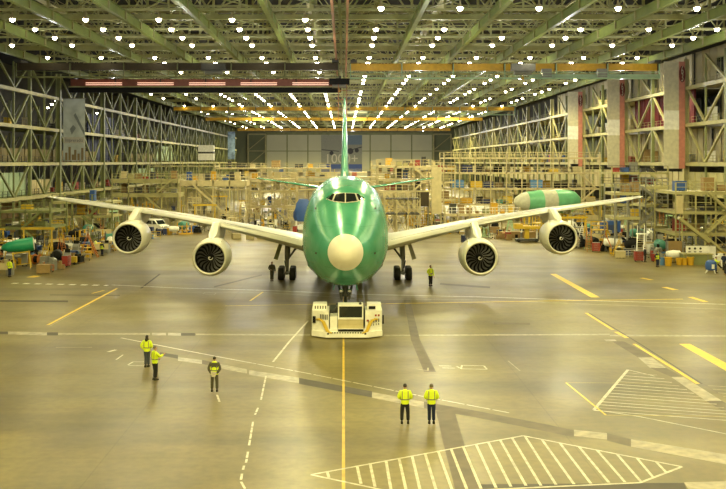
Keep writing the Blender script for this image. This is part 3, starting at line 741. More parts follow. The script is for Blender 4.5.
for s in (-1, 1):
    for (x, z) in ((2.05, 8.35), (1.95, 5.4)):
        skin_patch([(s * x, z), (s * (x + 0.12), z), (s * (x + 0.12), z - 0.12), (s * x, z - 0.12)], 0.02, 1).build('sensor_plate', black, plane)
    # passenger and upper deck windows along the flank
    for row, (z, t0, t1, hwf) in enumerate(((7.1, 12, 62, 1), (9.05, 11, 30, 1))):
        m = MB(); t = t0
        bv = bvh
        while t < t1:
            h, n, i, d = bv.ray_cast(Vector((s * 6, t, z)), Vector((-s, 0, 0)))
            if h:
                h = h + n * 0.01
                m.quad(h + Vector((0, 0, .2)), h + Vector((0, .26, .2)), h + Vector((0, .26, -.2)), h + Vector((0, 0, -.2)))
            t += 0.52
        q = m.build('window_row', glassm, plane); 
# doors
# ---- wing
def airfoil(n=12):
    up, lo = [], []
    for i in range(n + 1):
        x = (1 - math.cos(PI * i / n)) / 2
        y = 5 * (0.2969 * math.sqrt(x) - 0.126 * x - 0.3516 * x**2 + 0.2843 * x**3 - 0.1036 * x**4)
        up.append((x, y * 0.58)); lo.append((x, -y * 0.42))
    return up + lo[-2:0:-1]
AF = airfoil()
def wing_like(secs, m_, name, parent, flip=1):       # secs: x, y_le, z_le, chord, t/c, incidence(deg)
    m = MB(); prev = None
    for x, yl, z, c, tc_, inc in secs:
        a = R(inc); pts = []
        for u, v in AF:
            dy, dz = u * c, v * tc_ * c / 1.0
            pts.append((flip * x, yl + dy * math.cos(a) + dz * math.sin(a), z - dy * math.sin(a) + dz * math.cos(a)))
        rg = m.ring(pts)
        if prev: m.bridge(prev, rg)
        else: m.cap(rg)
        prev = rg
    m.cap(prev); return m.build(name, m_, parent, True)
WS = [(2.2, 17.6, 4.13, 16.5, 0.203, 2.5), (3.4, 19.0, 4.38, 15.2, 0.1958, 2.2), (5.5, 20.9, 4.73, 13.6, 0.1812, 2), (8.5, 23.6, 5.18, 11.6, 0.1668, 1.5), (11.9, 26.7, 5.66, 9.7, 0.1418, 1), (16.5, 30.8, 6.13, 8.3, 0.135, 0.5), (20.8, 34.7, 6.5, 7.1, 0.135, 0), (26, 39.3, 6.854, 5.7, 0.1092, -0.5), (30.8, 43.6, 7.242, 4.4, 0.1035, -1), (32.4, 45.4, 7.411, 3.4, 0.1035, -1), (33.9, 47.3, 7.518, 2.4, 0.0978, -1), (34.7, 48.8, 7.6, 1.2, 0.092, -1)]
for s in (-1, 1):
    wg = wing_like(WS, wskin, 'wing', plane, s)
    # slat seams and trailing fairings are children of the wing
    for x, yl, z, c in ((7, 30.5, 4.6, 6), (14.5, 35.2, 5.6, 4.6), (18.2, 37.0, 6.1, 4.2), (24.5, 41.5, 6.65, 3.6)):
        m = MB(); m.tube([(s * x, yl, z - .15), (s * x, yl + c * .3, z - .5), (s * x, yl + c * .75, z - .45), (s * x, yl + c, z - .1)], [.08, .32, .28, .05], 8); m.build('flap_track_fairing', wskin, wg, True)
    m = MB()
    for (xa, ya, za), (xb, yb, zb) in (((4, 19.9, 4.92), (11.3, 26.5, 6.0)), ((12.6, 27.7, 6.16), (20.2, 34.5, 6.9)), ((21.5, 35.7, 6.98), (31, 44.1, 7.52))):
        m.beam((s * xa, ya + .35, za - .02), (s * xb, yb + .35, zb - .06), 0.09, 0.02)
    m.build('slat_seam', grey, wg)
    m = MB(); m.box(s * 3.55 - .12, s * 3.55 + .12, 19.15, 19.3, 4.3, 4.5); m.build('landing_light', glassm, wg)
# wing to body fairing
m = MB(); prev = None
for t, hw, zt, zb in ((15.5, 2.6, 3.6, 2.25), (18, 3.25, 4.9, 2.1), (22, 3.45, 5.4, 2.0), (30, 3.45, 5.2, 2.0), (36, 3.3, 4.6, 2.1), (41, 2.4, 3.4, 2.4)):
    rg = m.ring([(hw * math.copysign(abs(math.cos(2 * PI * k / 20)) ** .6, math.cos(2 * PI * k / 20)), t, (zt + zb) / 2 + (zt - zb) / 2 * math.copysign(abs(math.sin(2 * PI * k / 20)) ** .7, math.sin(2 * PI * k / 20))) for k in range(20)])
    if prev: m.bridge(prev, rg)
    else: m.cap(rg)
    prev = rg
m.cap(prev); m.build('wing_fairing', gskin, plane, True)
# tail
for s in (-1, 1):
    tp = wing_like([(0.6, 63.3, 7.8, 8.6, .11, 1), (6, 67.4, 8.5, 5.9, .11, 1), (11.8, 71.5, 9.25, 3.3, .11, 1), (12.6, 72.6, 9.35, 2.2, .10, 1)], gskin, 'tailplane', plane, s)
m = MB(); prev = None
for z, yl, c, tc_ in ((8.3, 58.5, 15.0, .15), (10.5, 61.4, 12.9, .145), (14, 64.8, 10.2, .13), (17.5, 68.2, 7.5, .12), (20.2, 70.8, 5.4, .11), (20.6, 71.6, 4.2, .07)):
    rg = m.ring([(v * tc_ * c * 1.0 * (1.0 if v > 0 else 1 / .72), yl + u * c, z) for u, v in AF])
    if prev: m.bridge(prev, rg)
    else: m.cap(rg)
    prev = rg
m.cap(prev); fin = m.build('tail_fin', gskin, plane, True)
m = MB(); m.tube([(0, 56.5, 8.8), (0, 59.2, 9.0), (0, 61.0, 10.3)], [.05, .40, .10], 10); m.build('fin_fillet', wskin, fin, True)

# ---- engines
swirl = mat('spinner_white', (0.85, 0.85, 0.82), 0.4)
bladem = mat('fan_blade_metal', (0.07, 0.07, 0.075), 0.3, 0.4, 0.1, 3)
duct = mat('inlet_dark', (0.006, 0.006, 0.007), 0.7, spec=0.1)
def blade_mesh():
    m = MB(); rows = []
    for i in range(7):
        r_ = 0.30 + i * 0.160; tw = R(30 + i * 7); w_ = 0.06 + 0.016 * min(i, 4); sw = 0.05 * i * math.sin(i * .5)
        du, dv = math.cos(tw) * w_, math.sin(tw) * w_
        rows.append([(r_ * 0 + sw + dv * .9, -du * .5, r_), (sw, -.02, r_), (sw - dv * .9, du * .5, r_)])
    for a, b in zip(rows, rows[1:]):
        for j in range(2): m.quad(a[j], a[j + 1], b[j + 1], b[j])
    return m
bproto = None
def engine(x, y, z, s):
    global bproto
    o = MB()
    # outer cowl and inner duct in one closed ring profile
    prof = [(1.30, 1.1), (1.29, 0.7), (1.285, 0.35), (1.31, 0.12), (1.36, 0.02), (1.40, 0.0), (1.45, 0.05), (1.53, 0.25), (1.61, 0.65), (1.67, 1.2), (1.69, 1.9), (1.67, 2.7), (1.56, 3.6), (1.42, 4.4), (1.36, 4.6), (1.32, 4.5), (1.31, 3.5), (1.31, 1.6)]
    o.lathe(prof, 48, (0, 0, 0), 'y', True)
    e = o.build('engine', nskin, plane, True, (x, y, z))
    m = MB(); m.lathe([(1.295, 0.22), (1.29, 1.45), (0.2, 1.5), (0.2, 1.46), (1.275, 1.4), (1.28, 0.22)], 40, (0, 0, 0), 'y', True); m.build('fan_duct', duct, e, True)
    m = MB(); m.lathe([(0.01, 0.42), (0.06, 0.44), (0.13, 0.56), (0.22, 0.78), (0.30, 1.05), (0.32, 1.3)], 20, (0, 0, 0), 'y'); m.build('spinner', black, e, True)
    m = MB(); P_ = []
    for k in range(15):
        a = R(60 + k * 22); rr = 0.05 + 0.012 * k; yy = lerp_tab([(0, .42), (.06, .44), (.13, .56), (.22, .78), (.30, 1.05)], rr) - 0.015
        P_.append((math.cos(a) * rr, yy, math.sin(a) * rr))
    m.tube(P_, [.02 + .05 * math.sin(PI * k / 14) for k in range(15)], 6); m.build('spinner_swirl', swirl, e, True)
    for k in range(18):
        if bproto is None: b = bproto = blade_mesh().build('fan_blade', bladem, e, True)
        else: b = bproto.copy(); COL.objects.link(b); b.parent = e
        b.location = (0, 1.05, 0); b.rotation_euler = (0, 2 * PI * k / 18 + .1, 0)
    # core exhaust
    m = MB(); m.lathe([(.95, 3.2), (.98, 4.6), (.72, 6.2), (.5, 6.3), (.42, 6.0), (.15, 7.3)], 24, (0, 0, 0), 'y'); m.build('exhaust_nozzle', grey, e, True)
    m = MB(); m.beam((-s * 1.25 * .75, 1.0, 1.36), (-s * 1.5 * .62, 2.1, 1.62), .05, .05); m.quad((-.9 * s, 1.1, 1.28), (-.82 * s, 2.2, 1.5), (-.9 * s, 2.2, 1.85), (-.95 * s, 1.6, 1.7)); m.build('nacelle_strake', nskin, e)
    return e
for s in (-1, 1):
    for ex, ey, ez, zw, yl in ((11.95, 21.7, 3.12, 5.85, 26.6), (20.98, 29.8, 4.22, 6.7, 34.6)):
        engine(s * ex, ey, ez, s)
        m = MB(); prev = None                         # pylon: loft of vertical slabs
        for y, z0, z1, w_ in ((ey + 1.0, ez + 1.45, ez + 1.70, .14), (ey + 2.0, ez + 1.4, ez + 2.0, .36), (ey + 4.2, ez + 1.1, zw + .22, .30), (yl + .6, ez + .7, zw + .12, .30), (yl + 3.5, ez + 1.2, zw - .3, .28), (yl + 6, zw - .9, zw - .55, .08)):
            rg = m.ring([(s * ex - w_, y, z0), (s * ex + w_, y, z0), (s * ex + w_, y, z1 - .06), (s * ex + w_ * .5, y, z1), (s * ex - w_ * .5, y, z1), (s * ex - w_, y, z1 - .06)])
            if prev: m.bridge(prev, rg)
            else: m.cap(rg)
            prev = rg
        m.cap(prev); m.build('engine_pylon', nskin, plane, True)

# ---- landing gear
wheelp = None
def wheel(parent, loc, r=.66, w_=.56):
    m = MB(); m.lathe([(r * .55, -w_ / 2), (r * .9, -w_ / 2), (r, -w_ * .32), (r, w_ * .32), (r * .9, w_ / 2), (r * .55, w_ / 2)], 24, (0, 0, 0), 'x')
    o = m.build('tyre', rubber, parent, True, loc)
    m = MB(); m.lathe([(r * .5, -w_ * .42), (r * .52, w_ * .42)], 16, (0, 0, 0), 'x'); m.lathe([(r * .2, -w_ * .5), (r * .2, w_ * .5)], 10, (0, 0, 0), 'x'); m.build('wheel_hub', grey, o, True)
for s in (-1, 1):
    for gx, gy in ((5.72, 32.3), (1.95, 34.8)):
        m = MB(); m.tube([(s * gx, gy, .75), (s * gx, gy, 2.2)], .16, 12); m.tube([(s * gx, gy, 2.0), (s * (gx - .1), gy + .1, 4.8)], .27, 12)
        g = m.build('main_gear', grey, plane, True)
        m = MB(); m.tube([(s * gx, gy - .75, .63), (s * gx, gy + .75, .63)], .14, 8); m.tube([(s * (gx - .6), gy - .72, .63), (s * (gx + .6), gy - .72, .63)], .09, 8); m.tube([(s * (gx - .6), gy + .72, .63), (s * (gx + .6), gy + .72, .63)], .09, 8); m.build('bogie_beam', grey, g, True)
        m = MB(); m.tube([(s * gx, gy, 1.9), (s * (gx - 1.7 if gx > 3 else gx - .6), gy, 4.2)], .10, 8); m.tube([(s * gx, gy, 1.7), (s * gx, gy + 2.0, 4.0)], .10, 8); m.build('side_stay', dark, g, True)
        m = MB(); m.tube([(s * (gx + .1), gy - .1, 1.1), (s * (gx + .2), gy - .45, 1.8), (s * (gx + .1), gy - .1, 2.4)], .06, 6); m.build('torque_link', dark, g, True)
        for dx in (-.56, .56):
            for dy in (-.72, .72): wheel(g, (s * gx + dx, gy + dy, .63))
    # slanted gear door
    m = MB(); m.hexa([(s * 6.0, 31.4, 4.0), (s * 6.35, 31.4, 4.0), (s * 6.35, 31.5, 4.0), (s * 6.0, 31.5, 4.0), (s * 6.6, 31.4, 2.0), (s * 7.0, 31.4, 2.1), (s * 7.0, 31.5, 2.1), (s * 6.6, 31.5, 2.0)]); m.build('gear_door', olive if s < 0 else wskin, plane)
m = MB(); m.tube([(0, 7.9, .6), (0, 7.9, 1.9)], .11, 12); m.tube([(0, 7.9, 1.7), (0, 8.2, 3.6)], .24, 12); g = m.build('nose_gear', dark, plane, True)
m = MB(); m.tube([(-.25, 7.6, 1.5), (-.6, 8.2, 3.0)], .09, 8); m.tube([(.25, 7.6, 1.5), (.6, 8.2, 3.0)], .09, 8); m.tube([(-.45, 7.8, 2.1), (.45, 7.8, 2.1)], .07, 8); m.tube([(0, 7.75, 1.0), (0, 7.4, 1.4), (0, 7.75, 1.85)], .06, 6); m.build('drag_stay', dark, g, True)
m = MB(); m.lathe([(.1, -.08), (.16, -.04), (.15, .1)], 12, (-.3, 7.7, 2.15), 'y'); m.lathe([(.1, -.08), (.16, -.04), (.15, .1)], 12, (.3, 7.7, 2.15), 'y'); m.build('taxi_lamp', chrome, g, True)
for s in (-1, 1):
    wheel(g, (s * .46, 7.9, .62), .62, .42)
    m = MB(); m.hexa([(s * .85, 6.6, 2.35), (s * .9, 6.6, 2.35), (s * .9, 9.4, 2.3), (s * .85, 9.4, 2.3), (s * .75, 6.6, 2.7), (s * .8, 6.6, 2.7), (s * .8, 9.4, 2.6), (s * .75, 9.4, 2.6)]); m.build('nose_gear_door', gskin, plane)

# ---------------------------------------------------------------- tow tractor
tug = empty('tow_tractor', (0.20, 62.9, 0)); tag(tug, 'low white tow tractor carrying the airliner nose wheels', 'tractor')
W = 2.34
def prism(pts, z0, z1): m = MB(); a = m.ring([(x, y, z0) for x, y in pts]); b = m.ring([(x, y, z1) for x, y in pts]); m.bridge(a, b); m.cap(a, True); m.cap(b); return m
outline = [(-1.35, 0), (1.35, 0), (2.25, .62), (W, .8), (W, 5.2), (-W, 5.2), (-W, .8), (-2.25, .62)]
prism(outline, .16, .62).build('chassis', white, tug)
m = prism([(-1.4, -.12), (1.4, -.12), (2.35, .55), (2.28, .66), (1.35, 0), (-1.35, 0), (-2.28, .66), (-2.35, .55)], .08, .44); bp = m.build('front_bumper', white, tug)
m = MB()
for k in range(12): m.box(-1.02 + k * .17, -.92 + k * .17, -.135, -.1, .36, .43)
for x in (-1.25, 1.2): m.box(x - .06, x + .06, -.135, -.1, .28, .38)
m.build('tread_slot', black, bp)
m = MB(); m.box(-2.0, 2.0, .5, 5, .12, .28); m.build('underbody', black, tug)
for s, nm in ((-1, 'l'), (1, 'r')):
    xs = sorted((s * 1.20, s * W))
    m = MB(); a = [(s * 1.2, .12), (s * 1.45, .12), (s * 2.25, .66), (s * W, .85), (s * W, 2.6), (s * 1.2, 2.6)]
    h = prism(a, .62, 1.75).build('engine_housing', white, tug)
    m = MB(); xa, xb = sorted((s * 1.35, s * 2.28)); m.box(xa, xb, 1.0, 2.2, 1.75, 2.1); up = m.build('upper_housing', white, tug)
    if s < 0:
        m = MB()
        for k in range(5): m.box(-2.15 + k * .17, -2.08 + k * .17, 0.97, 1.0, 1.80, 2.0)
        m.build('louvre', dark, up); m = MB()
        for k in range(5):
            x = -1.75 + k * .11; y = .12 + max(0, (-x - 1.45)) * .675; m.box(x - .03, x + .03, y - .04, y + .02, 1.22, 1.55)
        m.build('louvre', dark, h); m = MB(); m.box(-2.28, -2.08, .45, .62, .95, 1.38); m.build('lamp_recess', black, h)
    else:
        m = MB(); m.box(1.45, 1.9, .95, 1.0, 1.78, 1.98); m.build('air_intake', black, up); m = MB(); m.box(W, W + .12, 1.0, 1.3, .8, 1.35); m.build('side_mirror', black, h)
        m = MB()
        for k in range(5):
            x = 1.42 + k * .17; y = .12 + max(0, (x - 1.45)) * .675; m.box(x - .045, x + .045, y - .035, y + .02, 1.0, 1.22); m.box(x - .03, x + .03, y - .035, y + .02, .8, .93)
        m.build('instruction_plate', grey, h); m = MB()
        for x, z in ((1.4, .72), (1.9, 1.4), (2.1, 1.38), (1.35, 1.1)):
            y = .12 + max(0, (x - 1.45)) * .675; m.box(x - .06, x + .06, y - .045, y, z, z + .12)
        m.build('warning_decal', redp, h)
    # yellow handrail
    m = MB(); P_ = [(s * 2.0, .42, 1.18), (s * 1.85, .22, 1.25), (s * 1.62, .1, 1.1), (s * 1.35, -.05, .5), (s * 1.12, -.1, .40)]
    m.tube(P_, .07, 8); m.tube([(q[0] - s * .13, q[1] - .02, q[2] - .04) for q in P_[1:]], .06, 8); m.build('handrail', yellow, tug, True)
# cab
cx0, cx1 = -.60, 1.08
m = MB(); m.box(cx0, cx1, .25, 2.2, .62, .78); m.box(cx0, cx1, .35, .5, .78, 1.25); m.build('cab_lower_panel', cream, tug)
m = MB(); m.box(cx0, cx1, -.04, .30, .46, .61); m.build('painted_gap_shade', black, tug)  # solid black bar painting the shade of the gap under the cab
m = MB(); 
for x in (cx0, cx1 - .08):
    for y in (.35, 1.42): m.box(x, x + .08, y, y + .08, 1.2, 2.08)
m.box(cx0, cx1, .3, 1.55, 2.06, 2.15); m.box(cx0, cx1, .3, .44, 1.2, 1.32); cab = m.build('cab_frame', white, tug)
m = MB(); m.box(cx0 + .08, cx1 - .08, .38, .40, 1.32, 2.06); m.build('windscreen', glassm, cab)
m = MB(); m.beam((cx0 + .3, .36, 1.4), (cx0 + .9, .36, 1.95), .03); m.build('wiper', black, cab)
m = MB(); m.box(cx0, cx1, .9, 1.5, .78, 1.25); m.box(cx0 + .5, cx0 + 1.0, 1.2, 1.35, 1.25, 1.9); m.build('driver_seat', dark, cab)
m = MB(); m.lathe([(.09, 2.15), (.09, 2.25), (.04, 2.29)], 10, (cx1 - .2, .6, 0)); m.build('beacon_lamp', dark, cab)
m = MB(); m.box(-1.12, -.64, .15, 1.6, .62, 1.42); m.build('side_locker', white, tug)
m = MB(); m.box(-1.15, -.65, 1.7, 4.2, .62, 1.6); m.tube([(-1.05, 1.65, 1.4), (-.7, 1.6, 1.75), (-.75, 2.5, 1.75)], .09, 8); m.box(1.1, 1.2, 1.5, 2.6, .62, 1.6); m.build('hydraulic_unit', dark, tug)
for s in (-1, 1):
    m = MB(); m.box(min(s * 1.5, s * W), max(s * 1.5, s * W), 2.6, 9.0, .3, 1.12); m.build('rear_arm', white, tug)
    for y in (1.8, 7.8):
        m = MB(); m.lathe([(.28, -.2), (.5, -.2), (.55, -.14), (.55, .14), (.5, .2), (.28, .2)], 20, (0, 0, 0), 'x'); m.build('wheel', rubber, tug, True, (s * (W - .32), y, .55))
m = MB(); m.box(-1.5, 1.5, 5.6, 6.4, .25, .5); m.build('cradle', dark, tug)
# ---------------------------------------------------------------- people
skinm = mat('skin', (0.45, 0.27, 0.18), 0.6, 0, 0.05); hairm = mat('dark_hair', (0.02, 0.014, 0.01), 0.7); ghair = mat('greying_hair', (0.16, 0.13, 0.10), 0.7)
hiviz = mat('hi_vis_yellow', (0.68, 0.82, 0.02), 0.55, 0, 0.06, 3); reflm = mat('reflective_tape', (0.16, 0.17, 0.13), 0.35)
navyj = mat('navy_trousers', (0.008, 0.015, 0.05), 0.8); blackt = mat('black_trousers', (0.010, 0.010, 0.012), 0.8); jean = mat('grey_jeans', (0.05, 0.06, 0.08), 0.8); drab = mat('drab_work_cloth', (0.065, 0.06, 0.035), 0.8)
bootm = mat('dark_boots', (0.012, 0.01, 0.008), 0.6)
DG = lambda: bpy.context.evaluated_depsgraph_get()
def skin_obj(name, V, E, Rd, m_, parent, lv=2, root=0):
    me = bpy.data.meshes.new(name); me.from_pydata([tuple(v) for v in V], E, []); o = bpy.data.objects.new(name, me); COL.objects.link(o)
    md = o.modifiers.new('s', 'SKIN'); md.use_smooth_shade = True
    for i, sv in enumerate(me.skin_vertices[0].data):
        r = Rd[i]; sv.radius = r if isinstance(r, tuple) else (r, r); sv.use_root = (i == root)
    sb = o.modifiers.new('u', 'SUBSURF'); sb.levels = lv; sb.render_levels = lv
    new = bpy.data.meshes.new_from_object(o.evaluated_get(DG())); new.materials.clear(); new.materials.append(m_)
    o.modifiers.clear(); o.data = new; o.name = name; o.parent = parent
    new.polygons.foreach_set('use_smooth', [True] * len(new.polygons))
    return o
def arms(pose, s):
    sh = Vector((s * .19, 0.01, 1.45))
    if pose == 'front': return [sh, Vector((s * .30, .03, 1.18)), Vector((s * .17, -.20, 1.08)), Vector((s * .08, -.26, 1.06))]
    if pose == 'hang':  return [sh, Vector((s * .27, .02, 1.16)), Vector((s * .29, -.06, .93)), Vector((s * .29, -.09, .83))]
    if pose == 'back':  return [sh, Vector((s * .30, .06, 1.18)), Vector((s * .16, .17, 1.0)), Vector((s * .07, .20, .96))]
    if pose == 'point': return [sh, Vector((s * .27, -.12, 1.25)), Vector((s * .16, -.36, 1.30)), Vector((s * .13, -.44, 1.32))]
    return [sh, Vector((s * .34, .06, 1.20)), Vector((s * .22, -.04, 1.02)), Vector((s * .16, -.08, 1.0))]       # 'hip'
def person(loc, rz, pose=('hang', 'hang'), top=hiviz, vest=False, under=None, legs=blackt, spread=.11, hair=hairm, turn=0.0, hood=False, paper=False, h=1.80, label='', tape=True, stride=0, group=None):
    p = empty('person', loc, rz); p.scale = (h / 1.80,) * 3
    hip = Vector((0, 0, .95)); fl_, fr_ = Vector((-spread, -stride, .07)), Vector((spread, stride, .07))
    kl, kr = Vector((-spread * .95, -.03 - stride * .6, .5)), Vector((spread * .95, -.03 + stride * .4, .5))
    aL, aR = arms(pose[0], -1), arms(pose[1], 1)
    # body: one continuous surface
    V = [Vector((0, 0, .97)), Vector((0, 0, 1.15)), Vector((0, .005, 1.36)), Vector((0, .01, 1.50)), Vector((0, -.01, 1.56)), Vector((0, -.02, 1.64)), Vector((0, -.015, 1.71)), Vector((0, -.01, 1.765))]
    Rd = [(.15, .11), (.135, .10), (.155, .105), (.07, .06), (.052, .05), (.072, .088), (.078, .096), (.05, .065)]
    E = [(i, i + 1) for i in range(7)]
    for s, A in ((-1, aL), (1, aR)):
        b = len(V); V += A; Rd += [.06, .045, .032, .030]; E += [(2, b), (b, b + 1), (b + 1, b + 2), (b + 2, b + 3)]
    for kn, ft in ((kl, fl_), (kr, fr_)):
        b = len(V); sx = 1 if ft.x > 0 else -1
        V += [Vector((sx * .095, 0, .88)), kn, ft + Vector((0, 0, .03)), ft + Vector((0, -.15, -.03))]; Rd += [.088, .058, .042, .035]; E += [(0, b), (b, b + 1), (b + 1, b + 2), (b + 2, b + 3)]
    body = skin_obj('body', V, E, Rd, skinm, p)
    # hands with fingers, ears, nose joined to the body surface mesh
    m = MB()
    for s, A in ((-1, aL), (1, aR)):
        d = (A[3] - A[2]).normalized(); side = Vector((-d.y, d.x, 0)); side = side.normalized() if side.length > .1 else Vector((1, 0, 0)); dn = d.cross(side)
        m.tube([A[3] - d * .01, A[3] + d * .03, A[3] + d * .075], [.03, .038, .032], 8)
        for q in range(4):
            o_ = A[3] + d * .065 + side * (.026 - q * .017); l_ = (.062, .072, .067, .052)[q]
            m.tube([o_, o_ + d * l_ * .5 + dn * .004, o_ + d * l_ * .8 + dn * .02, o_ + d * l_ * .9 + dn * .038], [.010, .009, .008, .006], 6)
        o_ = A[3] + d * .02 + side * .03
        m.tube([o_, o_ + side * .02 + d * .03, o_ + side * .02 + d * .062 + dn * .01], [.013, .011, .008], 6)
    m.build('hand', skinm, body, True)
    m = MB(); m.tube([(0, -.105, 1.70), (0, -.132, 1.665), (0, -.108, 1.655)], [.008, .014, .008], 6)
    for s in (-1, 1): m.tube([(s * .078, .0, 1.70), (s * .092, .005, 1.685), (s * .078, 0, 1.645)], [.008, .014, .008], 6)
    m.build('face', skinm, body, True)
    m = MB()
    for s in (-1, 1): m.lathe([(.004, -.006), (.010, 0), (.004, .006)], 8, (s * .03, -.106, 1.69), 'y')
    m.tube([(-.025, -.106, 1.625), (0, -.112, 1.622), (.025, -.106, 1.625)], .005, 6); m.build('eye', bootm, body)
    # hair
    m = MB()
    prev = None
    for t_, rr, yo in ((1.60 if hood else 1.665, .082, .022), (1.70, .094, .012), (1.745, .093, .004), (1.785, .070, 0), (1.805, .03, 0)):
        rg = m.ring([(math.cos(a) * rr * .88, yo + math.sin(a) * rr * 1.08 * (1 if math.sin(a) > 0 else .82), t_ + (.045 if math.sin(a) < -.3 and t_ < 1.72 else 0)) for a in [2 * PI * q / 16 for q in range(16)]])
        if prev: m.bridge(prev, rg)
        prev = rg
    m.cap(prev); hobj = m.build('hair', hair, p, True)
    if hood:
        m = MB(); m.lathe([(.10, 1.46), (.115, 1.52), (.10, 1.60), (.085, 1.64)], 14, (0, .03, 0)); m.build('hood', bootm, p, True)
    # trousers
    V = [Vector((0, 0, 1.02)), Vector((0, 0, .93))]; Rd = [(.165, .125), (.165, .13)]; E = [(0, 1)]
    for kn, ft in ((kl, fl_), (kr, fr_)):
        b = len(V); sx = 1 if ft.x > 0 else -1
        V += [Vector((sx * .095, 0, .84)), kn, Vector((ft.x, ft.y, .12))]; Rd += [(.112, .115), .086, .078]; E += [(1, b), (b, b + 1), (b + 1, b + 2)]
    skin_obj('trousers', V, E, Rd, legs, p)
    for ft in (fl_, fr_):
        m = MB(); prev = None
        for y, w_, hh in ((.10, .03, .06), (.085, .045, .13), (.02, .055, .15), (-.06, .052, .10), (-.14, .05, .075), (-.185, .03, .05)):
            rg = m.ring([(ft.x + w_ * c, ft.y + y, z) for c, z in ((-1, 0), (1, 0), (1, hh * .6), (.55, hh), (-.55, hh), (-1, hh * .6))])
            if prev: m.bridge(prev, rg)
            else: m.cap(rg)
            prev = rg
        m.cap(prev); m.build('boot', bootm, p, True)
    # jacket (or shirt with a vest over it)
    def coat(name, k, m_, sleeves):
        V = [Vector((0, 0, .88)), Vector((0, 0, 1.08)), Vector((0, .005, 1.32)), Vector((0, .01, 1.47)), Vector((0, .005, 1.575))]
        Rd = [(.215 + k, .165 + k), (.20 + k, .15 + k), (.205 + k, .15 + k), (.135 + k, .115 + k), (.085 + k, .08 + k)]; E = [(i, i + 1) for i in range(4)]
        for A in (aL, aR):
            b = len(V); sg = 1 if A[0].x > 0 else -1
            V += [A[0] + Vector((sg * .02, 0, 0))]; Rd += [.085 + k]; E += [(2, b)]
            if sleeves: V += [A[1], A[2], A[2].lerp(A[3], .35)]; Rd += [.082, .066, .058]; E += [(b, b + 1), (b + 1, b + 2), (b + 2, b + 3)]
        return skin_obj(name, V, E, Rd, m_, p, 2, 1)
    if vest: coat('shirt', 0, under or drab, True); j = coat('safety_vest', .012, top, False)
    else: j = coat('jacket', 0, top, True)
    if tape and top is hiviz:
        bv = BVHTree.FromObject(j, DG())
        def onj(a, z, off=.008):
            d = Vector((math.cos(a), math.sin(a), 0)); hh = bv.ray_cast(Vector((0, 0, z)) + d * .55, -d)
            return (hh[0] + d * off) if hh[0] is not None and hh[0].xy.length < .30 else Vector((0, 0, z)) + d * .2
        m = MB(); n = 28; 
        for q in range(n):
            a, b = 2 * PI * q / n, 2 * PI * (q + 1) / n; m.quad(onj(a, 1.08), onj(b, 1.08), onj(b, 1.13), onj(a, 1.13))
        for sg in (-1, 1):
            for yy in (.5, -.5):
                for q in range(7):
                    z0, z1 = 1.12 + q * .052, 1.12 + (q + 1) * .052; r_ = []
                    for x, z in ((sg * .115, z0), (sg * .150, z0), (sg * .150, z1), (sg * .115, z1)):
                        hh = bv.ray_cast(Vector((x, yy, z)), Vector((0, -math.copysign(1, yy), 0))); r_.append(hh[0] + Vector((0, math.copysign(.008, yy), 0)) if hh[0] is not None else None)
                    if all(v is not None for v in r_): m.quad(*r_)
        m.build('reflective_tape', reflm, j)
    if paper:
        m = MB(); m.hexa([(-.06, .25, .78), (.12, .24, .80), (.12, .25, .80), (-.06, .26, .78), (-.14, .24, 1.02), (.16, .235, 1.08), (.16, .245, 1.08), (-.14, .25, 1.02)]); o = m.build('paper_sheet', pwhite, None)
        o.location = loc; o.rotation_euler = (0, 0, rz); tag(o, 'white paper sheet held behind the back by the person in a yellow vest', 'paper')
    tag(p, label, 'person', group); return p
def gl(px, py): g = G(px, py); return (g.x, g.y, 0)
person(gl(405, 423.5), PI, ('front', 'front'), legs=blackt, spread=.14, h=1.77, label='person in yellow hi-vis jacket and black trousers, back turned, left one of the front pair')
person(gl(431.5, 423.5), PI, ('front', 'front'), legs=navyj, spread=.10, hair=ghair, h=1.77, label='person in yellow hi-vis jacket and navy trousers, back turned, right one of the front pair')
person(gl(147, 367), PI * .95, ('front', 'hip'), legs=jean, spread=.07, hood=True, stride=.05, h=1.80, label='person with dark hood over yellow hi-vis jacket and grey jeans, seen from behind')
person(gl(155, 380), PI * .72, ('point', 'front'), legs=blackt, spread=.07, hair=ghair, h=1.82, label='person in yellow hi-vis jacket and black trousers turned sideways beside the hooded one')
person(gl(214.5, 391.5), PI, ('back', 'back'), vest=True, legs=drab, spread=.13, h=1.77, paper=True, label='person in dark work clothes and yellow vest holding white paper behind the back')
person(gl(430.5, 286), 0.4, ('front', 'hang'), legs=blackt, spread=.09, h=1.93, label='person in yellow hi-vis jacket standing right of the right main wheels')
person(gl(272, 281), 0.1, ('front', 'hang'), top=drab, legs=drab, spread=.08, h=1.88, label='person in dull dark clothes standing left of the left main wheels')
person(gl(9.5, 277), PI * .9, ('hang', 'front'), legs=navyj, spread=.08, h=1.8, label='person in yellow hi-vis top near the left edge beside the green cone')
person(gl(102, 256), 2.6, ('front', 'hang'), vest=True, under=navyj, legs=navyj, h=1.8, label='person in navy clothes and yellow vest before the left racks near the outer engine')
person(gl(95.5, 253), 1.2, ('hang', 'hang'), vest=True, under=cream, legs=jean, h=1.78, label='person in pale shirt and yellow vest left of the outer left engine')
person(gl(657.5, 267), 0.5, ('hip', 'hang'), vest=True, under=navyj, legs=navyj, h=1.78, label='person in navy clothes and yellow vest by the right side work area')
person(gl(645, 262), 1.6, ('hang', 'hang'), top=blackt, legs=blackt, h=1.76, label='person all in black beside the white ladder on the right')
person(gl(716, 273), 1.2, ('point', 'front'), legs=navyj, h=1.7, label='person in yellow jacket working at the blue machine near the right edge')
person(gl(724, 270), 2.2, ('front', 'front'), top=navyj, legs=drab, h=1.75, label='person in navy jacket behind the blue machine at the right edge')

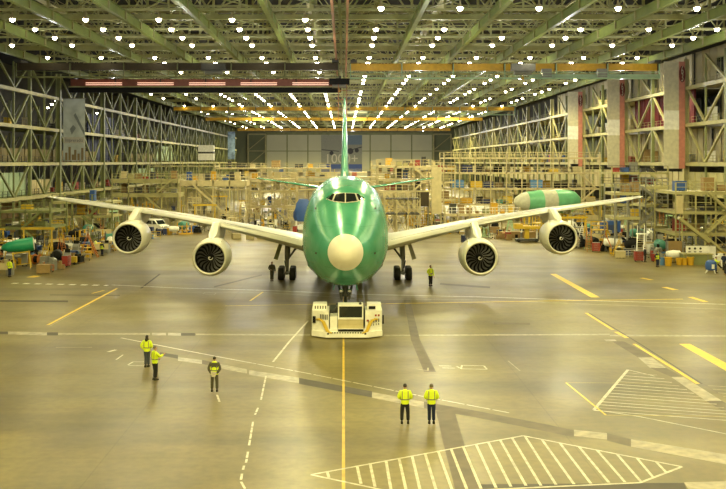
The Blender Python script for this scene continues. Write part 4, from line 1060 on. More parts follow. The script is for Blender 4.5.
# ---------------------------------------------------------------- white van
v = empty('van', (gl(154.5, 231.5)), R(54)); tag(v, 'white van parked on the floor behind the left outer engine', 'van')
# local: length along -y (front at -y)
prof = [(-2.6, .45), (-2.65, .95), (-2.3, 1.12), (-1.75, 1.25), (-1.05, 1.95), (-.8, 2.05), (2.4, 2.05), (2.55, 1.9), (2.6, .45)]
m = MB(); a = m.ring([(-.98, y, z) for y, z in prof]); b = m.ring([(.98, y, z) for y, z in prof]); m.bridge(a, b); m.cap(a, True); m.cap(b); vb = m.build('van_body', white, v)
m = MB(); m.quad((-.85, -1.78, 1.30), (.85, -1.78, 1.30), (.80, -1.12, 1.92), (-.80, -1.12, 1.92)); o = m.build('windscreen', glassm, v); o.location = (0, -.03, .02)
for s in (-1, 1):
    for y0, y1 in ((-1.45, -.55), (-.4, .9), (1.05, 2.3)):
        m = MB(); x = s * .985; m.quad((x, y0 + (.35 if y0 < -1 else 0), 1.88), (x, y1, 1.88), (x, y1, 1.3), (x, y0 - (.1 if y0 < -1 else 0), 1.3)); m.build('side_window', glassm, v)
    for y in (-1.7, 1.6):
        m = MB(); m.lathe([(.2, -.12), (.34, -.12), (.37, -.08), (.37, .08), (.34, .12), (.2, .12)], 18, (0, 0, 0), 'x'); m.build('wheel', rubber, v, True, (s * .88, y, .37))
    m = MB(); m.box(s * .75 - .14, s * .75 + .14, -2.68, -2.6, .8, .98); m.build('headlight', chrome, v)
m = MB(); m.box(-.45, .45, -2.68, -2.62, .78, .96); m.build('grille', dark, v); m = MB(); m.box(-1, 1, -2.74, -2.6, .4, .6); m.box(-1, 1, 2.58, 2.7, .4, .6); m.build('bumper', dark, v)
# ---------------------------------------------------------------- work docks and clutter
AUTO = []                                           # (object, base label, category): labels finished at the end
def auto(o, base, cat, grp=None): AUTO.append((o, base, cat, grp)); return o

def rail(m, pts, z, h=1.1, st=2.0, r_=.035):
    for a, b in zip(pts, pts[1:]):
        a = Vector(a); b = Vector(b); n = max(1, round((b - a).length / st))
        for hh in (h * .5, h): m.beam((a.x, a.y, z + hh), (b.x, b.y, z + hh), r_ * 2)
        for k in range(n + 1): q = a.lerp(b, k / n); m.box(q.x - r_, q.x + r_, q.y - r_, q.y + r_, z, z + h)
def dock(X0, X1, Y0, Y1, zs, sp, col, postcol, base, railcol=None, fascia=.35, stairs=True, brace=False, post_w=.2):
    o = empty('work_dock', ((X0 + X1) / 2, (Y0 + Y1) / 2, 0)); hx, hy = (X1 - X0) / 2, (Y1 - Y0) / 2
    n = max(1, round((X1 - X0) / sp))
    for z in zs:
        m = MB(); m.box(-hx, hx, -hy, hy, z - fascia, z); m.build('deck', col, o)
        m = MB(); rail(m, [(-hx, -hy + .05, 0), (hx, -hy + .05, 0)], z, 1.1, sp / 2); m.build('guardrail', railcol or postcol, o); m = MB(); rail(m, [(-hx, hy - .05, 0), (hx, hy - .05, 0)], z, 1.1, sp); m.build('guardrail', railcol or postcol, o)
    for k in range(n + 1):
        x = -hx + k * 2 * hx / n
        for y in (-hy + .1, hy - .1):
            m = MB(); m.box(x - post_w / 2, x + post_w / 2, y - post_w / 2, y + post_w / 2, 0, zs[-1] + (1.1 if k % 2 == 0 else 0)); m.build('post', postcol, o)
    if brace:
        z_ = 0
        for zz in zs:
            for k in range(n):
                x = -hx + k * 2 * hx / n; x2 = x + 2 * hx / n; m = MB(); m.beam((x, -hy, z_), (x2, -hy, zz - .3), .12); m.beam((x, -hy - .01, zz - .3), (x2, -hy - .01, z_), .12); m.build('cross_brace', postcol, o)
            z_ = zz
    if stairs:
        z_ = 0
        for i, zz in enumerate(zs[:3]):
            m = MB(); xa = hx - 1 if i % 2 == 0 else hx - 1 - (zz - z_) * 1.1; xb = hx - 1 - (zz - z_) * 1.1 if i % 2 == 0 else hx - 1
            y = -hy - .5
            for dy in (-.35, .35): m.beam((xa, y + dy, z_), (xb, y + dy, zz), .08, .25)
            ns = int((zz - z_) / .22)
            for k in range(1, ns): u = k / ns; m.box(xa + (xb - xa) * u - .12, xa + (xb - xa) * u + .12, y - .35, y + .35, z_ + (zz - z_) * u, z_ + (zz - z_) * u + .04)
            m.beam((xa, y - .35, z_ + 1), (xb, y - .35, zz + 1), .05); m.build('stair_flight', postcol, o); z_ = zz
    auto(o, base, 'work dock'); return o

# prototypes of small things; each make_* returns a new object tree
def mk_crate(w, d, h, m_, n='crate'):
    m = MB(); m.box(-w / 2, w / 2, -d / 2, d / 2, .1, h); o = empty(n); m.build('crate_body', m_, o)
    m = MB()
    for k in range(4): x = -w / 2 + .05 + k * (w - .1) / 3; m.box(x - .05, x + .05, -d / 2 - .03, d / 2 + .03, 0, h + .02)
    m.build('batten', m_, o); m = MB(); m.box(-w / 2 - .03, w / 2 + .03, -d / 2 - .03, d / 2 + .03, h, h + .06); m.build('lid', m_, o); return o
def mk_cabinet(w, d, h, m_):
    o = empty('tool_cabinet'); m = MB(); m.box(-w / 2, w / 2, -d / 2, d / 2, .15, h); m.build('cabinet_body', m_, o); n = 4
    for k in range(n):
        z0 = .2 + k * (h - .25) / n; m = MB(); m.box(-w / 2 + .04, w / 2 - .04, -d / 2 - .03, -d / 2, z0, z0 + (h - .25) / n - .04); dr = m.build('drawer', m_, o)
        m = MB(); m.box(-w * .25, w * .25, -d / 2 - .06, -d / 2 - .03, z0 + .12, z0 + .16); m.build('drawer_pull', chrome, dr)
    for x in (-w / 2 + .1, w / 2 - .1):
        for y in (-d / 2 + .1, d / 2 - .1): m = MB(); m.lathe([(.07, -.03), (.07, .03)], 10, (x, y, .075), 'x'); m.build('castor', rubber, o)
    m = MB(); m.box(-w / 2, w / 2, -d / 2, d / 2, h, h + .04); m.build('worktop', grey, o); return o
def mk_cart(w, d, h, m_):
    o = empty('trolley')
    for z in (.35, h): m = MB(); m.box(-w / 2, w / 2, -d / 2, d / 2, z - .05, z); m.build('shelf', m_, o)
    m = MB()
    for x in (-w / 2, w / 2 - .06):
        for y in (-d / 2, d / 2 - .06): m.box(x, x + .06, y, y + .06, .15, h + (.35 if x < 0 else 0))
    m.build('frame', m_, o); m = MB(); m.tube([(-w / 2, -d / 2, h + .35), (-w / 2 - .15, 0, h + .4), (-w / 2, d / 2, h + .35)], .03, 6); m.build('push_handle', grey, o)
    for x in (-w / 2 + .1, w / 2 - .1):
        for y in (-d / 2 + .1, d / 2 - .1): m = MB(); m.lathe([(.09, -.03), (.09, .03)], 10, (x, y, .09), 'x'); m.build('castor', rubber, o)
    return o
def mk_stand(w, d, h, m_, rm=None, levels=1):
    o = empty('work_stand')
    for k in range(levels): z = h * (k + 1) / levels; m = MB(); m.box(-w / 2, w / 2, -d / 2, d / 2, z - .12, z); m.build('platform', m_, o)
    for x in (-w / 2 + .06, w / 2 - .06):
        for y in (-d / 2 + .06, d / 2 - .06): m = MB(); m.box(x - .06, x + .06, y - .06, y + .06, 0, h); m.build('leg', rm or m_, o)
    m = MB(); rail(m, [(-w / 2, -d / 2 + .05, 0), (w / 2, -d / 2 + .05, 0)], h, 1.05, 1.2); m.build('guardrail', rm or m_, o); m = MB(); rail(m, [(-w / 2, d / 2 - .05, 0), (w / 2, d / 2 - .05, 0)], h, 1.05, 1.2); m.build('guardrail', rm or m_, o)
    m = MB()
    m.beam((-w / 2, -d / 2, .2), (w / 2, -d / 2, h * .9), .07); m.beam((w / 2, -d / 2, .2), (-w / 2, -d / 2, h * .9), .07); m.build('cross_brace', rm or m_, o)
    m = MB()
    for y in (-.3, .3): m.beam((w / 2 + h * .45, y, 0), (w / 2, y, h), .07, .16)
    n = max(3, int(h / .28))
    for k in range(1, n): u = k / n; x = w / 2 + h * .45 * (1 - u); m.box(x - .1, x + .1, -.3, .3, h * u - .02, h * u + .02)
    m.build('steps', rm or m_, o); return o
def mk_ladder(h, m_):
    o = empty('step_ladder')
    m = MB()
    for x in (-.35, .35): m.beam((x, -h * .35, 0), (x * .8, h * .1, h), .06, .1)
    m.build('side_rail', m_, o); m = MB()
    n = int(h / .3)
    for k in range(1, n): u = k / n; m.box(-.34, .34, -h * .35 + h * .45 * u - .08, -h * .35 + h * .45 * u + .08, h * u - .02, h * u + .02)
    m.build('tread', m_, o); m = MB()
    for x in (-.3, .3): m.beam((x, h * .45, 0), (x, h * .1, h), .05)
    m.beam((-.3, h * .3, h * .45), (.3, h * .3, h * .45), .05); m.build('rear_support', m_, o)
    m = MB(); m.tube([(-.32, h * .1, h), (-.32, h * .1, h + .9), (.32, h * .1, h + .9), (.32, h * .1, h)], .03, 6); m.build('hoop_rail', m_, o); return o
def mk_bin(r_, h, m_):
    o = empty('waste_bin'); m = MB(); m.lathe([(r_ * .8, 0), (r_, h * .9), (r_ * 1.06, h * .9), (r_ * 1.06, h), (r_ * .9, h), (r_ * .75, .08), (.02, .06)], 18, closed=False); m.build('bin_body', m_, o, True)
    m = MB(); m.tube([(-r_ * 1.02, 0, h * .75), (-r_ * 1.15, 0, h * .82), (-r_ * 1.02, 0, h * .9)], .02, 6); m.build('grip', m_, o); return o
def mk_drum(m_):
    o = empty('drum'); m = MB(); m.lathe([(.28, 0), (.29, .02), (.28, .05), (.28, .28), (.30, .3), (.28, .32), (.28, .58), (.30, .6), (.28, .62), (.28, .86), (.29, .88), (.26, .87), (.26, .84), (.01, .84)], 20); m.build('drum_body', m_, o, True)
    m = MB(); m.lathe([(.04, .84), (.04, .88)], 8, (.15, 0, 0)); m.build('bung', chrome, o); return o
def mk_gantry(w, h, m_):
    o = empty('gantry_frame')
    for s in (-1, 1):
        m = MB(); m.beam((s * w / 2, -.7, .15), (s * w / 2, 0, h), .13); m.beam((s * w / 2, .7, .15), (s * w / 2, 0, h), .13); m.beam((s * w / 2, -.8, .12), (s * w / 2, .8, .12), .12); m.beam((s * w / 2, -.35, h * .5), (s * w / 2, .35, h * .5), .08); m.build('leg_frame', m_, o)
    m = MB(); m.box(-w / 2 - .3, w / 2 + .3, -.1, .1, h, h + .28); m.build('cross_beam', m_, o)
    m = MB(); m.box(-.15, .15, -.14, .14, h - .45, h - .05); m.tube([(0, 0, h - .4), (0, 0, h * .5)], .02, 6); m.build('chain_hoist', dark, o); return o
def mk_rack(w, d, h, m_, bm2, n=3):
    o = empty('storage_rack')
    m = MB()
    for x in (-w / 2, w / 2 - .08):
        for y in (-d / 2, d / 2 - .08): m.box(x, x + .08, y, y + .08, 0, h)
    m.build('upright', m_, o)
    for k in range(n): z = .25 + k * (h - .3) / n; m = MB(); m.box(-w / 2, w / 2, -d / 2, d / 2, z - .06, z); m.build('shelf', m_, o)
    m = MB(); m.beam((-w / 2, d / 2, .1), (w / 2, d / 2, h), .05); m.build('back_brace', m_, o); return o
def mk_jig(w, h, m_):
    o = empty('assembly_jig'); m = MB(); m.box(-w / 2, w / 2, -.5, .5, 0, .25); m.build('base_frame', m_, o)
    for k in range(4):
        x = -w / 2 + .2 + k * (w - .4) / 3; m = MB(); m.box(x - .09, x + .09, -.12, .12, .25, h - (k % 2) * h * .25); m.build('upright', m_, o)
    m = MB(); m.beam((-w / 2, 0, h * .7), (w / 2, 0, h * .7), .14); m.beam((-w / 2, 0, h * .35), (w / 2, 0, h * .35), .12); m.build('cross_rail', m_, o)
    m = MB()
    for k in range(3): x = -w / 3 + k * w / 3; m.box(x - .2, x + .2, -.5, -.12, h * .62, h * .78)
    m.build('clamp', grey, o); return o
def mk_generator(m_):
    o = empty('power_unit'); m = MB(); m.box(-.9, .9, -.5, .5, .3, 1.25); m.build('casing', m_, o); m = MB()
    for k in range(6): m.box(-.7 + k * .2, -.6 + k * .2, -.53, -.5, .5, .95)
    m.build('louvre', dark, o); m = MB(); m.box(-1.0, 1.0, -.55, .55, .22, .3); m.build('skid', dark, o)
    for x in (-.6, .6):
        for y in (-.45, .45): m = MB(); m.lathe([(.2, -.07), (.2, .07)], 14, (0, 0, 0), 'y'); m.build('wheel', rubber, o, True, (x, y, .2))
    m = MB(); m.tube([(.5, 0, 1.25), (.5, 0, 1.55), (.6, 0, 1.6)], .05, 8); m.build('exhaust_pipe', dark, o)
    m = MB(); m.tube([(-1.0, 0, .3), (-1.7, 0, .35), (-1.9, 0, .5)], .035, 6); m.build('tow_bar', dark, o); return o
def mk_reel(m_):
    o = empty('cable_reel'); 
    for s in (-1, 1): m = MB(); m.lathe([(.1, -.03), (.6, -.03), (.6, .03), (.1, .03)], 22, (s * .35, 0, .62), 'x', True); m.build('flange', m_, o, True)
    m = MB(); m.lathe([(.38, -.32), (.38, .32)], 18, (0, 0, .62), 'x'); m.build('wound_cable', black, o, True)
    m = MB()
    for s in (-1, 1): m.beam((s * .42, -.5, 0), (s * .42, 0, .62), .05); m.beam((s * .42, .5, 0), (s * .42, 0, .62), .05)
    m.build('cradle', grey, o); return o
def mk_bench(w, m_):
    o = empty('work_bench'); m = MB(); m.box(-w / 2, w / 2, -.4, .4, .82, .9); m.build('bench_top', m_, o)
    for x in (-w / 2 + .08, w / 2 - .08):
        m = MB(); m.box(x - .04, x + .04, -.36, -.28, 0, .82); m.box(x - .04, x + .04, .28, .36, 0, .82); m.box(x - .03, x + .03, -.3, .3, .2, .26); m.build('leg', grey, o)
    m = MB(); m.box(-w / 2, w / 2, .34, .4, .9, 1.7); m.build('back_board', m_, o)
    m = MB(); m.box(-w * .3, -w * .1, -.2, .1, .9, 1.15); m.box(-w * .26, -w * .14, -.25, .12, 1.15, 1.2); m.build('vice', dark, o); return o
def mk_pallet(m_, n=3):
    o = empty('loaded_pallet'); m = MB()
    for k in range(5): m.box(-.6, .6, -.5 + k * .22, -.38 + k * .22, .12, .15)
    for x in (-.55, 0, .45): m.box(x, x + .1, -.5, .5, 0, .12)
    m.build('pallet', tan, o)
    for k in range(n): m = MB(); m.box(-.55 + k * .38, -.2 + k * .38, -.45, .42, .15, .6 + .25 * ((k * 2) % 3)); m.build('carton', m_, o)
    return o
def mk_barrier(m_):
    o = empty('barrier'); m = MB()
    for x in (-1.2, 0, 1.2): m.box(x - .03, x + .03, -.03, .03, 0, 1.1)
    m.build('upright', m_, o); m = MB()
    for z in (.35, .7, 1.08): m.box(-1.2, 1.2, -.02, .02, z - .03, z + .03)
    m.build('rail', m_, o); m = MB()
    for x in (-1.2, 1.2): m.box(x - .05, x + .05, -.3, .3, 0, .05)
    m.build('foot', m_, o); return o
def mk_pipes(m_):
    o = empty('pipe_rack'); m = MB()
    for x in (-1.3, 1.3): m.box(x - .06, x + .06, -.45, -.35, 0, 1.5); m.box(x - .06, x + .06, .35, .45, 0, 1.5); m.box(x - .05, x + .05, -.4, .4, .4, .48); m.box(x - .05, x + .05, -.4, .4, 1.0, 1.08)
    m.build('rack_frame', dark, o)
    for k in range(5): m = MB(); m.tube([(-1.8, -.28 + k * .14, .55), (1.8, -.28 + k * .14, .55)], .06, 6); m.build('pipe', m_, o)
    for k in range(4): m = MB(); m.tube([(-1.6, -.2 + k * .14, 1.15), (1.7, -.2 + k * .14, 1.15)], .06, 6); m.build('pipe', grey, o)
    return o
def mk_engine_stand(m_):
    o = empty('part_cradle'); m = MB(); m.lathe([(.3, -1.1), (.55, -1.0), (.62, 0), (.5, .9), (.35, 1.0)], 18, (0, 0, 1.3), 'x'); m.build('covered_part', m_, o, True)
    m = MB()
    for x in (-.8, .8): m.beam((x, -.6, .1), (x, 0, .9), .09); m.beam((x, .6, .1), (x, 0, .9), .09); m.beam((x, -.65, .1), (x, .65, .1), .1)
    m.beam((-1, 0, .15), (1, 0, .15), .1); m.build('cradle_frame', dark, o); return o
def mk_kiosk(m_):
    o = empty('control_kiosk'); m = MB(); m.box(-.35, .35, -.3, .3, 0, 1.1); m.build('pedestal', m_, o); m = MB(); m.hexa([(-.35, -.3, 1.1), (.35, -.3, 1.1), (.35, .3, 1.1), (-.35, .3, 1.1), (-.35, -.1, 1.25), (.35, -.1, 1.25), (.35, .3, 1.45), (-.35, .3, 1.45)]); m.build('console', m_, o)
    m = MB(); m.box(-.28, .28, .1, .16, 1.4, 1.8); m.build('screen', black, o); return o

PROT = {}
KINDS = [  # key, weight, base words, category, radius, factory
 ('stand_y', 5, 'yellow work stand with steps', 'work stand', 1.9, lambda: mk_stand(2.2, 1.4, 2.2, yellow)),
 ('stand_o', 6, 'olive work stand with steps and guardrail', 'work stand', 2.1, lambda: mk_stand(2.6, 1.6, 2.8, lolive)),
 ('stand_c', 5, 'cream work stand with steps and guardrail', 'work stand', 2.3, lambda: mk_stand(3.0, 1.8, 3.2, cream, None, 2)),
 ('stand_t', 2, 'tall grey scaffold stand with two platforms', 'work stand', 2.6, lambda: mk_stand(2.4, 2.0, 4.6, grey, lolive, 2)),
 ('crate_t', 5, 'brown timber crate', 'crate', 1.0, lambda: mk_crate(1.5, 1.1, 1.0, tan)),
 ('crate_w', 4, 'pale cream crate', 'crate', .9, lambda: mk_crate(1.2, .9, .8, cream)),
 ('crate_b', 3, 'blue transport crate', 'crate', 1.0, lambda: mk_crate(1.4, 1.0, 1.1, blue)),
 ('cab_r', 4, 'red tool cabinet on castors', 'cabinet', .8, lambda: mk_cabinet(1.0, .6, 1.2, redp)),
 ('cab_g', 4, 'grey tool cabinet on castors', 'cabinet', .8, lambda: mk_cabinet(1.1, .6, 1.4, grey)),
 ('cab_b', 3, 'dark blue tool cabinet on castors', 'cabinet', .8, lambda: mk_cabinet(1.0, .6, 1.1, navy)),
 ('cab_w', 3, 'white tool cabinet on castors', 'cabinet', .8, lambda: mk_cabinet(.9, .6, 1.5, white)),
 ('cart_y', 4, 'yellow two-shelf trolley', 'trolley', 1.0, lambda: mk_cart(1.3, .8, .95, yellow)),
 ('cart_g', 4, 'grey two-shelf trolley', 'trolley', 1.0, lambda: mk_cart(1.4, .8, .9, grey)),
 ('cart_o', 2, 'orange two-shelf trolley', 'trolley', 1.0, lambda: mk_cart(1.2, .7, .9, orange)),
 ('lad_y', 3, 'yellow step ladder with hoop rail', 'ladder', 1.0, lambda: mk_ladder(2.4, yellow)),
 ('lad_o', 2, 'orange step ladder with hoop rail', 'ladder', 1.1, lambda: mk_ladder(2.7, orange)),
 ('lad_w', 2, 'white step ladder with hoop rail', 'ladder', 1.1, lambda: mk_ladder(2.8, white)),
 ('bin_y', 3, 'yellow round waste bin', 'bin', .6, lambda: mk_bin(.42, 1.0, ochre)),
 ('bin_g', 2, 'grey round waste bin', 'bin', .6, lambda: mk_bin(.4, .95, grey)),
 ('drum_b', 2, 'blue steel drum', 'drum', .6, lambda: mk_drum(lblue)),
 ('drum_k', 2, 'black steel drum', 'drum', .6, lambda: mk_drum(black)),
 ('gan_g', 3, 'green gantry frame with chain hoist', 'gantry', 2.0, lambda: mk_gantry(3.0, 3.4, lgreen)),
 ('gan_y', 3, 'yellow gantry frame with chain hoist', 'gantry', 2.0, lambda: mk_gantry(3.2, 3.8, yellow)),
 ('rack_o', 4, 'olive three-shelf storage rack', 'rack', 1.7, lambda: mk_rack(2.8, 1.0, 2.4, lolive, tan)),
 ('rack_g', 4, 'dark grey three-shelf storage rack', 'rack', 1.7, lambda: mk_rack(2.6, 1.0, 2.6, dark, tan)),
 ('jig_o', 4, 'olive assembly jig with upright posts', 'jig', 2.0, lambda: mk_jig(3.4, 2.6, olive)),
 ('jig_y', 3, 'yellow assembly jig with upright posts', 'jig', 1.8, lambda: mk_jig(3.0, 2.2, ochre)),
 ('gen_y', 2, 'yellow wheeled power unit', 'power unit', 1.4, lambda: mk_generator(yellow)),
 ('gen_w', 2, 'white wheeled power unit', 'power unit', 1.4, lambda: mk_generator(white)),
 ('reel', 2, 'cable reel wound with black hose', 'reel', .9, lambda: mk_reel(orange)),
 ('bench_c', 3, 'cream work bench with back board', 'bench', 1.3, lambda: mk_bench(2.2, cream)),
 ('pal_t', 4, 'pallet loaded with brown cartons', 'pallet', .8, lambda: mk_pallet(tan)),
 ('pal_w', 3, 'pallet loaded with white cartons', 'pallet', .8, lambda: mk_pallet(white)),
 ('pal_k', 3, 'pallet loaded with black cases', 'pallet', .8, lambda: mk_pallet(black)),
 ('bar_w', 3, 'white rail barrier', 'barrier', .9, lambda: mk_barrier(white)),
 ('bar_y', 3, 'yellow rail barrier', 'barrier', .9, lambda: mk_barrier(yellow)),
 ('pipe', 3, 'dark rack of metal pipes', 'rack', 1.4, lambda: mk_pipes(chrome)),
 ('cov_w', 3, 'white covered part on dark cradle', 'cradle', 1.0, lambda: mk_engine_stand(white)),
 ('cov_g', 2, 'green covered part on dark cradle', 'cradle', 1.0, lambda: mk_engine_stand(teal)),
 ('cov_k', 3, 'black covered part on dark cradle', 'cradle', 1.0, lambda: mk_engine_stand(black)),
 ('kiosk', 3, 'grey control kiosk with dark screen', 'kiosk', .6, lambda: mk_kiosk(grey)),
]
KD = {k[0]: k for k in KINDS}
def put(key, x, y, z=0, rz=0, base=None, scale=None):
    k = KD[key]
    if key not in PROT: o = k[5](); PROT[key] = o; first = True
    else: o = copy_tree(PROT[key])
    o.location = (x, y, z); o.rotation_euler = (0, 0, rz)
    if scale: o.scale = (scale,) * 3
    auto(o, base or k[2], k[3]); return o
placed = []; DOCKS = []
def free(x, y, r_, low=False):
    if not low and any(a - r_ < x < b + r_ and c - r_ < y < d + r_ for a, b, c, d in DOCKS): return False
    return all((x - a) ** 2 + (y - b) ** 2 > (r_ + c) ** 2 for a, b, c in placed)
def rect_taken(x0, x1, y0, y1, pad=0.3):            # reserve a rectangle
    DOCKS.append((x0, x1, y0, y1)); return
    n = max(1, int((x1 - x0) / 2.5)); q = max(1, int((y1 - y0) / 2.5))
    for i in range(n + 1):
        for j in range(q + 1): placed.append((x0 + i * (x1 - x0) / n, y0 + j * (y1 - y0) / q, 1.5 + pad))

# --- large docks, measured in the photograph
def D(px0, px1, Y0, depth, zs, sp, col, pc, base, **k):
    X0, X1 = (px0 - HX) / F * Y0, (px1 - HX) / F * Y0
    rect_taken(X0, X1, Y0, Y0 + depth); return dock(X0, X1, Y0, Y0 + depth, zs, sp, col, pc, base, **k)
D(444, 600, 205, 9, [2.6, 6.0, 9.4, 12.6], 3.3, cream, cream, 'long cream four-deck dock behind the green fuselage section')
D(378, 432, 165, 7, [6.6, 8.7, 10.9], 3.2, cream, cream, 'cream three-deck dock around the right tailplane')
D(385, 420, 152, 5, [3.4, 5.8], 1.6, dark, cream, 'braced steel stand with dark deck right of the airliner', brace=True, stairs=False, fascia=.15)
D(180, 246, 170, 7, [8.3], 3.0, cream, cream, 'wide cream dock with thick deck left of the airliner', fascia=1.0)
D(112, 178, 190, 7, [5.4, 8.2], 3.4, lolive, lolive, 'olive two-deck dock with boxes before the left wall', fascia=.8)
D(248, 296, 182, 6, [3.2, 6.2, 8.4], 2.6, cream, cream, 'cream braced three-deck dock beside the left tailplane', brace=True)
D(215, 330, 235, 9, [5.0, 8.0, 10.2], 5.2, cream, cream, 'long cream dock in the left middle distance', stairs=False)
D(372, 442, 240, 9, [6.0, 8.6, 10.8], 5.2, cream, cream, 'long cream dock in the right middle distance', stairs=False)
D(235, 445, 300, 12, [3.5, 7], 7, cream, cream, 'far cream dock across the hall before the hangar door', stairs=False)
D(250, 440, 380, 12, [4, 7.6], 8, cream, lolive, 'farthest cream dock low before the hangar door', stairs=False)
D(150, 215, 260, 9, [4.6, 8.0, 10.6], 4.6, lolive, lolive, 'olive dock in the left distance', stairs=False)
D(615, 640, 122, 5, [4.6, 7.7], 1.3, lolive, grey, 'tall grey post scaffold under the right wing tip', stairs=False, post_w=.16)
D(676, 736, 116, 8, [3.0, 5.6, 8.0], 2.4, lolive, lolive, 'olive multi-deck tower dock at the right edge', post_w=.16)
D(646, 668, 126, 6, [3.2, 6.0, 8.4], 1.6, lolive, grey, 'narrow grey tower stand right of the wing tip', post_w=.14)
D(612, 668, 168, 8, [4.2, 7.6, 9.8], 4.0, lolive, lolive, 'long olive dock along the right wall', railcol=dark)
D(0, 50, 132, 8, [2.6, 4.9], 3.4, olive, olive, 'olive low dock at the left edge below the galleries')
D(52, 112, 150, 7, [3.2, 5.4], 3.6, lolive, olive, 'olive dock below the left wing tip')
D(445, 520, 158, 6, [3.0], 2.2, cream, cream, 'low cream platform with close white railing behind the right wing', railcol=white, stairs=False)
D(420, 455, 196, 6, [4.0, 7.6, 10.4], 2.6, cream, cream, 'cream dock just right of the tall pale panel', stairs=False)

# items resting on docks and galleries
def item(px, py, Y, w, h, m_, base, cat, d=1.4, name='crate', sign=None):
    x = (px - HX) / F * Y; z = CH - (py - HY) / F * Y         # py = bottom of the item
    o = mk_crate(w, d, h, m_, name); o.location = (x, Y, z)
    if sign: text_mesh('lettering', sign, h * .35, pwhite, o, (0, -d / 2 - .05, h * .55))
    tag(o, base, cat); return o
def on(zs, py, Y):                                   # snap to the nearest deck
    z = CH - (py - HY) / F * Y; return min(zs, key=lambda q: abs(q - z))
DZ = [2.6, 6.0, 9.4, 12.6]
for px, py, w, h, m_, l in [(457, 183, 2.8, 1.7, lblue, 'light blue box on the long dock, left end'), (476, 183, 2.5, 1.4, yellow, 'yellow box on the long dock beside the light blue one'),
        (536, 184, 2.6, 1.7, lblue, 'light blue box on the long dock near its middle'), (522, 183, 1.7, 1.1, black, 'black box on the long dock left of the middle blue one'), (488, 189, 2.2, 1.3, navy, 'navy box on the third deck of the long dock'),
        (486, 203, 2.0, .9, navy, 'navy box on the lower deck of the long dock'), (507, 200, 2.0, 1.6, yellow, 'yellow box on the lower deck of the long dock'), (501, 206, 1.8, .8, teal, 'teal box low on the long dock'),
        (561, 186, 2.6, 1.0, black, 'black box on the long dock toward its right end'), (467, 174, 2.2, 1.5, navy, 'navy sign box high on the long dock'), (498, 166, 1.6, 1.2, black, 'black box on the top deck of the long dock'),
        (553, 167, 2.0, .7, yellow, 'flat yellow box on the top deck of the long dock'), (451, 198, 2.8, 1.2, ochre, 'ochre crate on the lower left of the long dock'), (466, 198, 2.6, 1.2, ochre, 'second ochre crate on the lower left of the long dock'),
        (590, 200, 2.0, 1.3, cream, 'cream box at the right end of the long dock'), (576, 178, 1.8, 1.2, beige, 'beige box high at the right end of the long dock')]:
    o = mk_crate(w, 1.6, h, m_); z = on(DZ, py, 207); o.location = ((px - HX) / F * 207, 207.2, z)
    x0 = o.location.x
    tag(o, l, 'crate')
def deck_items(X0, X1, Y, zs, cnt, lab):
    cols = [(yellow, 'yellow'), (cream, 'cream'), (tan, 'brown'), (blue, 'blue'), (grey, 'grey'), (redp, 'red'), (cream, 'cream'), (dark, 'dark'), (lolive, 'olive'), (dark, 'dark'), (tan, 'brown'), (olive, 'green-grey'), (lolive, 'olive'), (ochre, 'ochre')]
    for z in zs:
        n = cnt; st = (X1 - X0) / n
        for k in range(n):
            if rng.random() < .1: continue
            m_, cn = rng.choice(cols); w = min(st * .75, rng.uniform(.6, 2.2)); h = rng.uniform(.4, 1.7)
            key = ('box', cn)
            if key not in PROT: o = mk_crate(1, 1, 1, m_, 'box'); PROT[key] = o
            else: o = copy_tree(PROT[key])
            o.scale = (w, rng.uniform(.8, 1.4), h); o.location = (X0 + (k + .5) * st, Y, z)
            auto(o, f'{cn} box on {lab}', 'box')
deck_items(20.5, 52, 211.5, [2.6, 6.0, 9.4], 15, 'the back half of the long four-deck dock')
deck_items(17.5, 28.5, 160, [3.0], 8, 'the low platform behind the right wing')
deck_items(35.8, 38.2, 124, [4.6, 7.7], 2, 'the post scaffold at the right wing tip')
deck_items(7, 14.5, 168, [6.6, 8.7, 10.9], 7, 'the dock at the right tailplane')
deck_items(-28.5, -17.5, 173, [8.3], 10, 'the wide cream dock at left')
deck_items(-45, -33.5, 193, [5.4, 8.2], 8, 'the olive dock before the left wall')
deck_items(-18, -9, 185, [3.2, 6.2, 8.4], 6, 'the braced dock at the left tailplane')
deck_items(-30, -4, 239, [5, 8, 10.2], 9, 'the long left middle dock')
deck_items(8, 24, 244, [6.0, 8.6, 10.8], 7, 'the long right middle dock')
deck_items(-33, 30, 305, [3.5, 7], 13, 'the far dock across the hall')
deck_items(-36, 37, 385, [7.6], 10, 'the farthest dock')
deck_items(41, 48, 119.5, [3.0, 5.6, 8.0], 4, 'the tower dock at the right edge')
deck_items(48, 56, 172, [4.2, 7.6, 9.8], 5, 'the olive dock along the right wall')
deck_items(-46, -42, 136, [2.6, 4.9], 2, 'the low dock at the left edge')
deck_items(-44.5, -37.5, 153, [3.2, 5.4], 4, 'the dock below the left wing tip')
deck_items(18, 22, 199, [4.0, 7.6], 2, 'the dock right of the pale panel')
def gallery_items(X, Y0, z, n, lab, sd):
    r2 = random.Random(sd); cols = [(cream, 'cream'), (tan, 'brown'), (grey, 'grey'), (white, 'white'), (dark, 'dark'), (yellow, 'yellow'), (blue, 'blue'), (redp, 'red')]
    for k in range(n):
        m_, cn = cols[min(7, int(r2.random() ** 1.4 * 8))]; key = ('carton', cn)
        if key not in PROT: o = mk_crate(1, 1, 1, m_, 'carton'); PROT[key] = o
        else: o = copy_tree(PROT[key])
        o.scale = (r2.uniform(.8, 1.4), r2.uniform(1.0, 3.2), r2.uniform(.8, 2.6)); o.location = (X + r2.uniform(-.5, .5), Y0 + (k + .5) * 34 / n + 1.5, z)
        auto(o, f'{cn} carton on {lab}', 'carton')
